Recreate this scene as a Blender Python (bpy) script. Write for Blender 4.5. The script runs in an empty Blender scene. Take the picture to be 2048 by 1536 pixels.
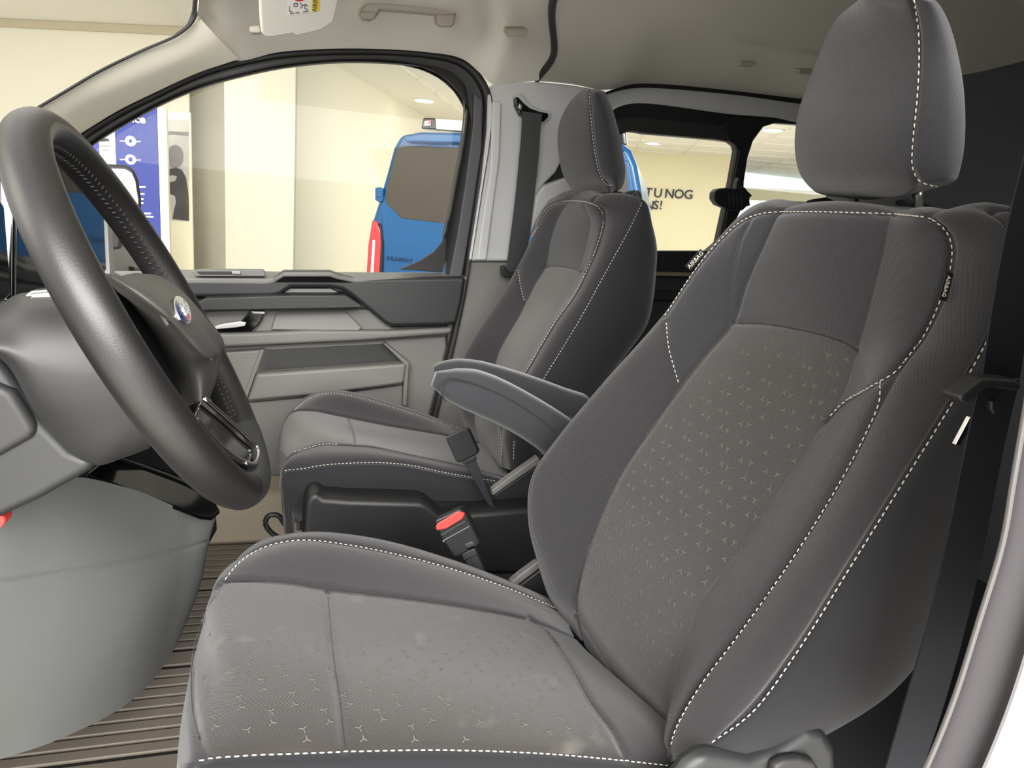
import bpy, math, random
import numpy as np
from mathutils import Vector, Matrix
random.seed(4)
rng = np.random.default_rng(4)
S = bpy.context.scene
COL = S.collection
# ---------------------------------------------------------------- camera
F = 1420.0
HC = 0.90                      # camera height over the cab floor
_sl = 0.0875
_z = np.array([_sl, -1, (425 - 768) / F]); _z /= np.linalg.norm(_z)
_y = np.array([600 - 1024, 425 + _sl * (600 - 1024) - 768, F]); _y /= np.linalg.norm(_y)
_x = np.cross(_y, _z)
if _x[0] < 0: _x = -_x
CAM = np.array([0, 0, HC])
cd = bpy.data.cameras.new('camera'); cam = bpy.data.objects.new('camera', cd); COL.objects.link(cam)
cd.sensor_width = 36; cd.lens = F / 2048 * 36; cd.clip_start = 0.02; cd.clip_end = 200
R3 = Matrix(((_x[0], -_x[1], -_x[2]), (_y[0], -_y[1], -_y[2]), (_z[0], -_z[1], -_z[2])))
cam.matrix_world = Matrix.Translation((0, 0, HC)) @ R3.to_4x4()
S.camera = cam
# ---------------------------------------------------------------- world, lights, exposure
w = bpy.data.worlds.new('world'); S.world = w; w.use_nodes = True
w.node_tree.nodes['Background'].inputs[0].default_value = (1.0, 0.985, 0.965, 1)
w.node_tree.nodes['Background'].inputs[1].default_value = 1.25
S.view_settings.view_transform = 'Standard'; S.view_settings.look = 'None'
S.view_settings.gamma = 1; S.view_settings.use_curve_mapping = False
S.view_settings.exposure = 0.38
def area(name, loc, target, size, sy, power, col=(1, .95, .86)):
    l = bpy.data.lights.new(name, 'AREA'); l.shape = 'RECTANGLE'; l.size = size; l.size_y = sy
    l.energy = power; l.color = col
    o = bpy.data.objects.new(name, l); COL.objects.link(o); o.location = loc
    o.rotation_euler = (Vector(target) - Vector(loc)).to_track_quat('-Z', 'Y').to_euler()
    return o
area('floor_bounce_fill', (0.2, -3.6, 3.1), (0.2, -3.2, -0.45), 5, 3, 760, (1, .975, .94))  # added area light aimed at the floor, its bounce brightens the headliner
area('door_side_fill', (-1.5, -9.5, 3.6), (0.3, 1.2, 0.7), 9, 5, 1450, (1, .98, .96))  # added area light behind the camera, evens near and far parts of the cab
area('windscreen_fill', (-5.2, 0.8, 3.1), (-0.8, 1.3, 0.9), 3, 3, 130, (1, .93, .82))  # added area light ahead of the windscreen, brightens the cab
area('showroom_lamp_far', (5.0, 13.0, 2.75), (4.5, 13.5, -1), 8, 8, 520, (1, .96, .88))
area('showroom_lamp_side', (-.5, 4.6, 2.75), (-.5, 4.4, -1), 5, 2, 30, (1, .96, .88))
# ---------------------------------------------------------------- geometry helpers
def P(px, py, Y):
    d = np.array([px - 1024, py - 768, F]); r = np.array([d @ _x, d @ _y, d @ _z])
    return r * Y / r[1] + CAM
def PX(px, py, X):
    d = np.array([px - 1024, py - 768, F]); r = np.array([d @ _x, d @ _y, d @ _z])
    return r * X / r[0] + CAM
def PZ(px, py, Z):
    d = np.array([px - 1024, py - 768, F]); r = np.array([d @ _x, d @ _y, d @ _z])
    return r * (Z - HC) / r[2] + CAM
BM = np.array([_x, _y, _z])
def proj(V):
    c = (np.asarray(V, float) - CAM) @ BM
    return np.stack([1024 + F * c[..., 0] / c[..., 2], 768 + F * c[..., 1] / c[..., 2]], -1), c[..., 2]
def R(pts, Y):
    Ys = Y if hasattr(Y, '__len__') else [Y] * len(pts)
    if len(Ys) != len(pts): Ys = np.interp(np.linspace(0, 1, len(pts)), np.linspace(0, 1, len(Ys)), Ys)
    return np.array([P(a, b, y) for (a, b), y in zip(pts, Ys)])
def catmull(p, n, closed=False, arc=True):
    p = np.asarray(p, float)
    if len(p) == 2 and not closed: return p[0] + (p[1] - p[0]) * np.linspace(0, 1, n)[:, None]
    q = np.vstack([p[-1:], p, p[:2]]) if closed else np.vstack([2 * p[0] - p[1], p, 2 * p[-1] - p[-2]])
    out = []; K = 24
    for i in range(1, len(q) - 2):
        p0, p1, p2, p3 = q[i - 1:i + 3]
        t0 = 0; t1 = t0 + max(np.linalg.norm(p1 - p0), 1e-9) ** .5; t2 = t1 + max(np.linalg.norm(p2 - p1), 1e-9) ** .5
        t3 = t2 + max(np.linalg.norm(p3 - p2), 1e-9) ** .5
        t = np.linspace(t1, t2, K, endpoint=False)[:, None]
        A1 = (t1 - t) / (t1 - t0) * p0 + (t - t0) / (t1 - t0) * p1
        A2 = (t2 - t) / (t2 - t1) * p1 + (t - t1) / (t2 - t1) * p2
        A3 = (t3 - t) / (t3 - t2) * p2 + (t - t2) / (t3 - t2) * p3
        B1 = (t2 - t) / (t2 - t0) * A1 + (t - t0) / (t2 - t0) * A2
        B2 = (t3 - t) / (t3 - t1) * A2 + (t - t1) / (t3 - t1) * A3
        out.append((t2 - t) / (t2 - t1) * B1 + (t - t1) / (t2 - t1) * B2)
    c = np.vstack(out + ([p[:1]] if closed else [p[-1:]]))
    if not arc:
        idx = np.linspace(0, len(c) - 1, n)
    else:
        L = np.r_[0, np.cumsum(np.linalg.norm(np.diff(c, axis=0), axis=1))]
        idx = np.interp(np.linspace(0, L[-1], n + (1 if closed else 0))[:n], L, np.arange(len(c)))
    i0 = np.floor(idx).astype(int).clip(0, len(c) - 2); fr = (idx - i0)[:, None]
    return c[i0] * (1 - fr) + c[i0 + 1] * fr
def new(name, verts, faces, mat=None, parent=None, smooth=True, uv=None, label=None):
    me = bpy.data.meshes.new(name)
    me.from_pydata([tuple(map(float, v)) for v in verts], [], [tuple(map(int, f)) for f in faces])
    me.update()
    if smooth: me.polygons.foreach_set('use_smooth', [True] * len(me.polygons))
    if uv is not None:
        ul = me.uv_layers.new(name='UVMap'); li = np.zeros(len(me.loops), int); me.loops.foreach_get('vertex_index', li)
        ul.data.foreach_set('uv', np.asarray(uv, np.float32)[li].ravel())
    o = bpy.data.objects.new(name, me); COL.objects.link(o)
    if mat: me.materials.append(mat)
    if parent is not None: adopt(o, parent)
    if label: o['label'] = label
    return o
def adopt(o, parent):
    o.parent = parent                      # parts are built in world coordinates
    o.matrix_parent_inverse = Matrix.Translation(-parent.location) if parent.parent is None else Matrix()
def thing(name, label, cat, loc, group=None, kind=None):
    o = bpy.data.objects.new(name, None); COL.objects.link(o); o.location = loc; o.empty_display_size = .05
    tag(o, label, cat, group, kind); return o
def tag(o, label=None, cat=None, group=None, kind=None):
    if label: o['label'] = label
    if cat: o['category'] = cat
    if group: o['group'] = group
    if kind: o['kind'] = kind
    return o
def bevel(o, w, seg=3, ang=35):
    m = o.modifiers.new('bevel', 'BEVEL'); m.width = w; m.segments = seg; m.limit_method = 'ANGLE'; m.angle_limit = math.radians(ang)
    m.harden_normals = False
    return o
def slab(name, poly, off, mat, parent=None, bev=.003, seg=3, label=None, smooth=True):
    """closed polygon (world points) extruded along off"""
    poly = np.asarray(poly, float); n = len(poly); off = np.asarray(off, float)
    N = np.zeros(3)
    for i in range(n): N += np.cross(poly[i], poly[(i + 1) % n])
    if N @ off > 0: poly = poly[::-1]
    V = np.vstack([poly, poly + off])
    Fc = [tuple(range(n)), tuple(range(2 * n - 1, n - 1, -1))] + [((i + 1) % n, i, n + i, n + (i + 1) % n) for i in range(n)]
    o = new(name, V, Fc, mat, parent, smooth=smooth, label=label)
    if bev: bevel(o, bev, seg)
    if smooth:
        m = o.modifiers.new('wn', 'WEIGHTED_NORMAL'); m.keep_sharp = False
    return o
def box(name, lo, hi, mat, parent=None, bev=.003, label=None, rot=None):
    lo, hi = np.array(lo, float), np.array(hi, float)
    V = [(x, y, z) for z in (lo[2], hi[2]) for x, y in ((lo[0], lo[1]), (hi[0], lo[1]), (hi[0], hi[1]), (lo[0], hi[1]))]
    Fc = [(3, 2, 1, 0), (4, 5, 6, 7), (0, 1, 5, 4), (1, 2, 6, 5), (2, 3, 7, 6), (3, 0, 4, 7)]
    o = new(name, V, Fc, mat, parent, smooth=False, label=label)
    if bev: bevel(o, bev)
    return o
def frames(path, up=None):
    T = np.gradient(path, axis=0); T /= np.linalg.norm(T, axis=1)[:, None]
    u = np.array(up if up is not None else (0, 0, 1.0))
    A = np.cross(T, u); A /= np.maximum(np.linalg.norm(A, axis=1), 1e-9)[:, None]
    B = np.cross(A, T); return T, A, B
def sweep(name, path, sec, mat, parent=None, up=None, n=None, closed=False, caps=True, label=None, scale=None, smooth=True):
    """sec: list of (a,b) section points in the side/up frame"""
    path = catmull(path, n or max(8, len(path) * 8), closed)
    if closed:
        ext = np.vstack([path[-1:], path, path[:1]]); T, A, B = frames(ext, up); T, A, B = T[1:-1], A[1:-1], B[1:-1]
    else: T, A, B = frames(path, up)
    sec = np.asarray(sec, float); m = len(sec); k = len(path)
    sc = np.ones(k) if scale is None else np.interp(np.linspace(0, 1, k), np.linspace(0, 1, len(scale)), scale)
    V = (path[:, None] + sc[:, None, None] * (sec[None, :, :1] * A[:, None] + sec[None, :, 1:2] * B[:, None])).reshape(-1, 3)
    Fc = []
    for i in range(k if closed else k - 1):
        j = (i + 1) % k
        for a in range(m):
            b = (a + 1) % m; Fc.append((i * m + a, i * m + b, j * m + b, j * m + a))
    if caps and not closed: Fc += [tuple(range(m - 1, -1, -1)), tuple(range((k - 1) * m, k * m))]
    return new(name, V, Fc, mat, parent, label=label, smooth=smooth)
def circ(r, n=12, ry=None, e=1.0):
    t = np.linspace(0, 2 * np.pi, n, endpoint=False); c, s = np.cos(t), np.sin(t)
    return np.stack([r * np.sign(c) * abs(c) ** e, (ry or r) * np.sign(s) * abs(s) ** e], 1)
def rrect(w, h, r, k=4):
    out = []
    for cx, cy, a0 in ((w / 2 - r, h / 2 - r, 0), (-w / 2 + r, h / 2 - r, 90), (-w / 2 + r, -h / 2 + r, 180), (w / 2 - r, -h / 2 + r, 270)):
        for i in range(k + 1):
            a = math.radians(a0 + 90 * i / k); out.append((cx + r * math.cos(a), cy + r * math.sin(a)))
    return out
def tube(name, path, r, mat, parent=None, n=None, closed=False, label=None, seg=12):
    return sweep(name, path, circ(r, seg), mat, parent, n=n, closed=closed, label=label)

class Skin:
    """surface skinned over rails (curves running v=0..1); columns run across the rails"""
    def __init__(s, rails, nv=120, nu=24, closed=False, puff=None, seams=(), groove=.0025, gw=.004, ends=0, arc=True):
        rl = np.array([catmull(r, nv, arc=arc) for r in rails])               # m, nv, 3
        m = len(rl); nus = nu if hasattr(nu, '__len__') else [nu] * (m if closed else m - 1)
        cols, tag_, seamcol = [], [], {}
        ext = np.concatenate([rl[-1:], rl, rl[:2]]) if closed else np.concatenate([2 * rl[:1] - rl[1:2], rl, 2 * rl[-1:] - rl[-2:-1]])
        for k in range(len(nus)):
            p0, p1, p2, p3 = ext[k:k + 4]; seamcol[k] = len(cols)
            d = lambda a, b: np.maximum(np.linalg.norm(b - a, axis=1), 1e-6)[:, None] ** .5
            t1 = d(p0, p1); t2 = t1 + d(p1, p2); t3 = t2 + d(p2, p3)
            for j in range(nus[k]):
                q = j / nus[k]; q = (1 - math.cos(math.pi * q)) / 2 * .6 + q * .4
                t = t1 + (t2 - t1) * q
                A1 = (t1 - t) / t1 * p0 + t / t1 * p1
                A2 = (t2 - t) / (t2 - t1) * p1 + (t - t1) / (t2 - t1) * p2
                A3 = (t3 - t) / (t3 - t2) * p2 + (t - t2) / (t3 - t2) * p3
                B1 = (t2 - t) / t2 * A1 + t / t2 * A2
                B2 = (t3 - t) / (t3 - t1) * A2 + (t - t1) / (t3 - t1) * A3
                cols.append((t2 - t) / (t2 - t1) * B1 + (t - t1) / (t2 - t1) * B2)
                tag_.append((k, q))
        if not closed: seamcol[m - 1] = len(cols); cols.append(rl[-1]); tag_.append((m - 2, 1.0))
        s.G = np.array(cols); s.closed = closed; s.seamcol = seamcol      # nc, nv, 3
        if ends:                                                          # round the two ends off
            c = s.G.mean(0); nv_ = nv; e = ends
            fr = np.linspace(0, 1, nv_)
            for side in (0, 1):
                x = (fr if side == 0 else 1 - fr) / e; k_ = x < 1
                sc = np.sqrt(np.maximum(0, 1 - (1 - x[k_]) ** 2.2))
                s.G[:, k_] = c[None, k_] + (s.G[:, k_] - c[None, k_]) * sc[None, :, None]
        s.normals()
        if puff:
            d = np.array([puff[k] * 4 * q * (1 - q) for k, q in tag_])
            fade = np.minimum(1, np.minimum(np.linspace(0, 12, nv), np.linspace(12, 0, nv)))
            s.G = s.G + s.N * d[:, None, None] * fade[None, :, None]; s.normals()
        Ls = np.concatenate([np.zeros((1, nv)), np.cumsum(np.linalg.norm(np.diff(s.G, axis=0), axis=2), axis=0)])
        Lv = np.concatenate([np.zeros((len(s.G), 1)), np.cumsum(np.linalg.norm(np.diff(s.G, axis=1), axis=2), axis=1)], 1)
        s.UV = np.stack([Ls - Ls.mean(), Lv], -1)
        if seams:
            D = np.zeros(s.G.shape[:2])
            for k in seams: D = np.maximum(D, np.exp(-((Ls - Ls[seamcol[k]][None]) / gw) ** 2))
            s.G = s.G - s.N * (groove * D)[..., None]; s.normals()
    def normals(s):
        du = np.gradient(s.G, axis=0)
        if s.closed: du[0] = s.G[1] - s.G[-1]; du[-1] = s.G[0] - s.G[-2]
        dv = np.gradient(s.G, axis=1); N = np.cross(du, dv)
        N /= np.maximum(np.linalg.norm(N, axis=2), 1e-12)[..., None]
        c = s.G.reshape(-1, 3).mean(0)
        if ((s.G - c) * N).sum(-1).mean() < 0: N = -N; s.flip = True
        else: s.flip = False
        s.N = N
    def on(s, pxs, n=None, arcn=None):
        """points of the surface lying under image points (nearest camera-facing vertex, then slid along its ray)"""
        g = s.G.reshape(-1, 3); nn = s.N.reshape(-1, 3); q, dep = proj(g)
        face = ((g - CAM) * nn).sum(1) < 0.02 * 0
        pts = catmull(np.array([(a, b, 0.) for a, b in pxs]), n or 8 * len(pxs))[:, :2] if len(pxs) > 1 else np.array(pxs, float)
        out, on_ = [], []
        idx = np.where(face)[0]
        for p in pts:
            d = ((q[idx] - p) ** 2).sum(1); near = d < max(36, d.min() * 1.5 + 1); nd = dep[idx[near]].min()
            d = np.where(near & (dep[idx] < nd + .012), d, 1e9); o4 = np.argsort(d)[:5]; o4 = o4[d[o4] < 1e8]; wgt = 1 / (d[o4] + .5); wgt /= wgt.sum(); i4 = idx[o4]
            N_ = (nn[i4] * wgt[:, None]).sum(0); N_ /= np.linalg.norm(N_)
            r = (p[0] - 1024) / F * _x_w + (p[1] - 768) / F * _y_w + _z_w; rn = (nn[i4] @ r)
            tt = np.where(rn < -.12, ((g[i4] - CAM) * nn[i4]).sum(1) / np.minimum(rn, -.12), dep[i4])
            dd = (tt * wgt).sum(); dd = min(max(dd, dep[i4].min() - .004), dep[i4].max() + .004)
            out.append(r * dd + CAM); on_.append(N_)
        return np.array(out), np.array(on_)
    def dent(s, pxs, depth=.0025, width=.004):
        pl, _ = s.on(pxs, n=14 * len(pxs)); pl = catmull(pl, 6 * len(pl))
        g = s.G.reshape(-1, 3); best = np.full(len(g), 1e9)
        for k in range(0, len(pl), 40):
            best = np.minimum(best, ((g[:, None] - pl[None, k:k + 40]) ** 2).sum(-1).min(1))
        D = np.exp(-best / width ** 2).reshape(s.G.shape[:2])
        s.G = s.G - s.N * (depth * D)[..., None]; s.normals()
    def build(s, name, mat, parent, zones=(), cap=True, label=None):
        """zones: [(name, pixel polygon, material, label)] are cut out as meshes of their own"""
        nc, nv = s.G.shape[:2]; g = s.G.reshape(-1, 3); uv = s.UV.reshape(-1, 2)
        I = np.arange(nc * nv).reshape(nc, nv)
        A, B, C, D = I[:-1, :-1], I[1:, :-1], I[1:, 1:], I[:-1, 1:]
        if s.closed:
            I2 = np.vstack([I, I[:1]]); A, B, C, D = I2[:-1, :-1], I2[1:, :-1], I2[1:, 1:], I2[:-1, 1:]
        Fq = np.stack([A, B, C, D], -1).reshape(-1, 4)
        if s.flip: Fq = Fq[:, ::-1]
        owner = np.zeros(len(Fq), int)
        ctr = g[Fq].mean(1); q, _ = proj(ctr); nf = s.N.reshape(-1, 3)[Fq[:, 0]]; facing = ((ctr - CAM) * nf).sum(1) < 0.0
        for k, z in enumerate(zones):
            poly = catmull(np.array([(a, b, 0.) for a, b in z[1]]), len(z[1]) * 8, closed=True)[:, :2] if len(z) > 4 and z[4] else np.array(z[1], float)
            ins = inpoly(q, poly) & facing; owner[ins] = k + 1
        objs = []
        for k in range(len(zones) + 1):
            fs = Fq[owner == k]
            if len(fs) == 0: continue
            used, inv = np.unique(fs, return_inverse=True); ff = inv.reshape(fs.shape)
            faces = [tuple(x) for x in ff]
            if k == 0 and cap and s.closed:
                mp = {u: i for i, u in enumerate(used)}
                for row in (0, nv - 1):
                    loop = [mp.get(v) for v in I[:, row]]
                    if None not in loop: faces.append(tuple(loop))
            nm, mt, lb = (name, mat, label) if k == 0 else (zones[k - 1][0], zones[k - 1][2], zones[k - 1][3])
            objs.append(new(nm, g[used], faces, mt, parent, uv=uv[used], label=lb))
        return objs
_x_w = np.array([_x[0], _y[0], _z[0]]); _y_w = np.array([_x[1], _y[1], _z[1]]); _z_w = np.array([_x[2], _y[2], _z[2]])
def inpoly(q, poly):
    x, y = q[:, 0], q[:, 1]; c = np.zeros(len(q), bool); n = len(poly)
    for i in range(n):
        x1, y1 = poly[i]; x2, y2 = poly[(i + 1) % n]
        k = ((y1 > y) != (y2 > y)) & (x < (x2 - x1) * (y - y1) / ((y2 - y1) + 1e-12) + x1); c ^= k
    return c
def stitch(name, paths, mat, parent, dash=.0046, gap=.0024, r=.00062, lift=.0013):
    """paths: list of (points, normals); a row of short thread dashes, one part per seam set"""
    V, Fc = [], []
    for pts, nor in paths:
        L = np.r_[0, np.cumsum(np.linalg.norm(np.diff(pts, axis=0), axis=1))]
        n = int(L[-1] / (dash + gap))
        for i in range(n):
            a, b = i * (dash + gap), i * (dash + gap) + dash
            pa = np.array([np.interp(a, L, pts[:, k]) for k in range(3)]); pb = np.array([np.interp(b, L, pts[:, k]) for k in range(3)])
            nn = np.array([np.interp(a, L, nor[:, k]) for k in range(3)]); nn /= np.linalg.norm(nn)
            t = pb - pa; ln = np.linalg.norm(t)
            if ln < 1e-6: continue
            t /= ln; sd = np.cross(t, nn); base = len(V)
            for fr, rr in ((0, .35), (.18, 1), (.82, 1), (1, .35)):
                c = pa + (pb - pa) * fr + nn * (lift * (1 if 0 < fr < 1 else 0))
                for a_ in range(6):
                    th = a_ * math.pi / 3; V.append(c + rr * r * (1.15 * math.cos(th) * sd + math.sin(th) * nn))
            for k in range(3):
                for a_ in range(6):
                    b_ = (a_ + 1) % 6; Fc.append((base + k * 6 + a_, base + k * 6 + b_, base + k * 6 + 6 + b_, base + k * 6 + 6 + a_))
            Fc += [tuple(base + x for x in range(5, -1, -1)), tuple(base + 18 + x for x in range(6))]
    o = new(name, V, Fc, mat, parent); o['kind'] = 'stuff'; return o
def text(name, body, loc, xdir, ydir, size, mat, parent=None, depth=.001, align='CENTER', shear=0, spacing=1.0, bold=0):
    c = bpy.data.curves.new(name, 'FONT'); c.body = body; c.size = size; c.extrude = depth; c.align_x = align; c.align_y = 'CENTER'; c.shear = shear
    c.space_character = spacing; c.offset = bold; c.resolution_u = 3
    o = bpy.data.objects.new(name, c); COL.objects.link(o)
    me = bpy.data.meshes.new_from_object(o); bpy.data.objects.remove(o); me.name = name
    me.materials.clear(); me.materials.append(mat)
    o = bpy.data.objects.new(name, me); COL.objects.link(o)
    x = Vector(xdir).normalized(); z = x.cross(Vector(ydir)).normalized(); y = z.cross(x)
    M = Matrix((x, y, z)).transposed().to_4x4(); M.translation = Vector(loc)
    me.transform(M)
    if parent is not None: adopt(o, parent)
    return o
# ---------------------------------------------------------------- materials
def lin(c): return tuple((x / 255 / 12.92) if x / 255 <= .04045 else ((x / 255 + .055) / 1.055) ** 2.4 for x in c)
def mat(name, rgb, rough=.6, metal=0, spec=.5, bump=0, bscale=300, var=0, vscale=6, sheen=0, coat=0, emit=0, uvweave=0, clearr=.03, dist=.001):
    m = bpy.data.materials.new(name); m.use_nodes = True; nt = m.node_tree; b = nt.nodes['Principled BSDF']
    c = lin(rgb) + (1,)
    b.inputs['Base Color'].default_value = c; b.inputs['Roughness'].default_value = rough; b.inputs['Metallic'].default_value = metal
    b.inputs['Specular IOR Level'].default_value = spec
    if sheen: b.inputs['Sheen Weight'].default_value = sheen; b.inputs['Sheen Roughness'].default_value = .5
    if coat: b.inputs['Coat Weight'].default_value = coat; b.inputs['Coat Roughness'].default_value = clearr
    if emit: b.inputs['Emission Color'].default_value = c; b.inputs['Emission Strength'].default_value = emit
    tc = nt.nodes.new('ShaderNodeTexCoord')
    if var:
        n = nt.nodes.new('ShaderNodeTexNoise'); n.inputs['Scale'].default_value = vscale; n.inputs['Detail'].default_value = 5
        nt.links.new(tc.outputs['Object'], n.inputs['Vector'])
        r = nt.nodes.new('ShaderNodeMapRange'); r.inputs[1].default_value = .3; r.inputs[2].default_value = .7; r.inputs[3].default_value = 1 - var; r.inputs[4].default_value = 1 + var
        nt.links.new(n.outputs[0], r.inputs[0])
        h = nt.nodes.new('ShaderNodeHueSaturation'); h.inputs['Color'].default_value = c; nt.links.new(r.outputs[0], h.inputs['Value'])
        nt.links.new(h.outputs[0], b.inputs['Base Color']); colsock = h.outputs[0]
    else: colsock = None
    if bump or uvweave:
        bp = nt.nodes.new('ShaderNodeBump'); bp.inputs['Strength'].default_value = bump or uvweave; bp.inputs['Distance'].default_value = dist
        if uvweave:
            # twill: two sets of diagonal threads, about a millimetre and a half apart
            ad = None
            for sx, sy in ((520, 270), (520, -270)):
                mp = nt.nodes.new('ShaderNodeVectorMath'); mp.operation = 'DOT_PRODUCT'; mp.inputs[1].default_value = (sx * 6.283, sy * 6.283, 0)
                nt.links.new(tc.outputs['UV'], mp.inputs[0])
                sn = nt.nodes.new('ShaderNodeMath'); sn.operation = 'SINE'; nt.links.new(mp.outputs['Value'], sn.inputs[0])
                if ad is None: ad = sn.outputs[0]
                else:
                    a = nt.nodes.new('ShaderNodeMath'); a.operation = 'ADD'; nt.links.new(ad, a.inputs[0]); nt.links.new(sn.outputs[0], a.inputs[1]); ad = a.outputs[0]
            nt.links.new(ad, bp.inputs['Height'])
            # thread colour breaks up slightly with the weave
            mr = nt.nodes.new('ShaderNodeMapRange'); mr.inputs[1].default_value = -2; mr.inputs[2].default_value = 2; mr.inputs[3].default_value = .72; mr.inputs[4].default_value = 1.28
            nt.links.new(ad, mr.inputs[0])
            h2 = nt.nodes.new('ShaderNodeHueSaturation'); nt.links.new(mr.outputs[0], h2.inputs['Value'])
            if colsock: nt.links.new(colsock, h2.inputs['Color'])
            else: h2.inputs['Color'].default_value = c
            nt.links.new(h2.outputs[0], b.inputs['Base Color'])
        else:
            n2 = nt.nodes.new('ShaderNodeTexNoise'); n2.inputs['Scale'].default_value = bscale; n2.inputs['Detail'].default_value = 3
            nt.links.new(tc.outputs['Object'], n2.inputs['Vector']); nt.links.new(n2.outputs[0], bp.inputs['Height'])
        nt.links.new(bp.outputs[0], b.inputs['Normal'])
    return m
def glassmat(name, base=.005, edge=.45, rough=0.0, tr=(1, 1, 1)):
    m = bpy.data.materials.new(name); m.use_nodes = True; nt = m.node_tree; nt.nodes.clear()
    out = nt.nodes.new('ShaderNodeOutputMaterial'); mx = nt.nodes.new('ShaderNodeMixShader'); t = nt.nodes.new('ShaderNodeBsdfTransparent')
    g = nt.nodes.new('ShaderNodeBsdfGlossy'); lw = nt.nodes.new('ShaderNodeLayerWeight'); lw.inputs[0].default_value = .5
    pw = nt.nodes.new('ShaderNodeMath'); pw.operation = 'POWER'; pw.inputs[1].default_value = 5
    ma = nt.nodes.new('ShaderNodeMath'); ma.operation = 'MULTIPLY_ADD'; ma.inputs[1].default_value = edge; ma.inputs[2].default_value = base
    t.inputs[0].default_value = tuple(tr) + (1,); g.inputs['Roughness'].default_value = rough
    nt.links.new(lw.outputs['Facing'], pw.inputs[0]); nt.links.new(pw.outputs[0], ma.inputs[0]); nt.links.new(ma.outputs[0], mx.inputs[0])
    nt.links.new(t.outputs[0], mx.inputs[1]); nt.links.new(g.outputs[0], mx.inputs[2]); nt.links.new(mx.outputs[0], out.inputs[0])
    return m
M = {}
M['fab'] = mat('seat_fabric_dark', (40, 39, 41), .85, sheen=.25, spec=.25, uvweave=.35, var=.05, vscale=9)
M['fabtop'] = mat('seat_fabric_head', (40, 40, 43), .85, sheen=.3, spec=.25, uvweave=.3, var=.04)
M['fabin'] = mat('seat_fabric_insert', (51, 48, 47), .85, sheen=.3, spec=.25, uvweave=.4, var=.08, vscale=11)
M['fabside'] = mat('seat_fabric_side_shaded', (28, 28, 31), .85, sheen=.2, spec=.25, bump=.15, bscale=1600, var=.04)  # dark side cloth, set darker still so the colour holds the far seat's shade
M['fabinlit'] = mat('seat_fabric_insert_lit', (62, 59, 57), .85, sheen=.3, spec=.25, uvweave=.3, var=.06)  # copy of the insert cloth, light from the windscreen put into its colour
M['fabcush'] = mat('seat_fabric_cushion_insert', (41, 38, 36), .85, sheen=.3, spec=.25, uvweave=.4, var=.2, vscale=8)
def stains(m):
    # pale dried smudges of their own shape on the cushion cloth
    nt = m.node_tree; b = nt.nodes['Principled BSDF']; src = b.inputs['Base Color'].links[0].from_socket
    tc = nt.nodes.new('ShaderNodeTexCoord'); n = nt.nodes.new('ShaderNodeTexNoise'); n.inputs['Scale'].default_value = 17; n.inputs['Detail'].default_value = 2
    r = nt.nodes.new('ShaderNodeMapRange'); r.inputs[1].default_value = .62; r.inputs[2].default_value = .76; r.inputs[3].default_value = 0; r.inputs[4].default_value = .22
    mx = nt.nodes.new('ShaderNodeMixRGB'); mx.inputs[2].default_value = (.28, .25, .21, 1)
    nt.links.new(tc.outputs['Object'], n.inputs['Vector']); nt.links.new(n.outputs[0], r.inputs[0]); nt.links.new(r.outputs[0], mx.inputs[0])
    nt.links.new(src, mx.inputs[1]); nt.links.new(mx.outputs[0], b.inputs['Base Color'])
stains(M['fabcush'])
M['thread'] = mat('thread_light', (186, 181, 171), .7)
M['threaddark'] = mat('thread_dark', (60, 58, 57), .8)
M['yarn'] = mat('thread_mid', (92, 88, 83), .8)
M['black'] = mat('plastic_black', (24, 24, 25), .5, bump=.1, bscale=1800)
M['dark'] = mat('plastic_dark', (38, 39, 40), .48, bump=.1, bscale=1800)
M['darkmid'] = mat('plastic_charcoal', (40, 40, 40), .5, bump=.1, bscale=1800)
M['grey'] = mat('plastic_grey', (112, 111, 107), .5, bump=.1, bscale=1800, var=.02)
M['lower'] = mat('plastic_grey_dash', (110, 112, 111), .45, bump=.12, bscale=900, var=.03, vscale=3)
M['light'] = mat('plastic_light_grey', (188, 189, 188), .55, bump=.12, bscale=800)
M['cream'] = mat('plastic_cream_pillar', (240, 236, 220), .5, bump=.1, bscale=600)
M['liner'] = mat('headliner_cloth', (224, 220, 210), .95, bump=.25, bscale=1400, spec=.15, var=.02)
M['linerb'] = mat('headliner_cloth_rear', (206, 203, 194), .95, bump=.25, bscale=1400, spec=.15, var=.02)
M['handle'] = mat('plastic_beige_handle', (160, 154, 142), .5, bump=.1, bscale=700)
M['rubber'] = mat('rubber_seal', (28, 27, 27), .55)
M['sealgrey'] = mat('seal_grey', (74, 73, 76), .5)
M['leather'] = mat('leather_black', (24, 23, 23), .4, bump=.12, bscale=700, spec=.55)
M['leatherp'] = mat('airbag_grain', (66, 65, 63), .5, bump=.5, bscale=420, spec=.5)
M['gloss'] = mat('gloss_black', (8, 8, 9), .08)
M['screen'] = mat('screen_glass', (5, 6, 7), .05, spec=.5)
M['chrome'] = mat('chrome', (225, 225, 227), .2, metal=1)
M['satin'] = mat('satin_metal', (150, 150, 150), .3, metal=1)
M['satinlight'] = mat('satin_bright', (205, 204, 200), .35, metal=.5)
M['red'] = mat('red_button', (214, 62, 56), .4)
M['web'] = mat('belt_webbing', (28, 30, 35), .7, spec=.25, bump=.2, bscale=900)
M['webp'] = mat('belt_webbing_far', (52, 54, 55), .65, bump=.2, bscale=900)
M['edge'] = mat('aperture_edge', (84, 82, 80), .5)
M['steel'] = mat('steel', (150, 148, 145), .35, metal=.9)
M['mat'] = mat('floor_mat_rubber', (58, 53, 48), .6, bump=.3, bscale=500)
M['matrib'] = mat('floor_mat_ribs', (104, 97, 88), .5, bump=.3, bscale=500)
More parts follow.
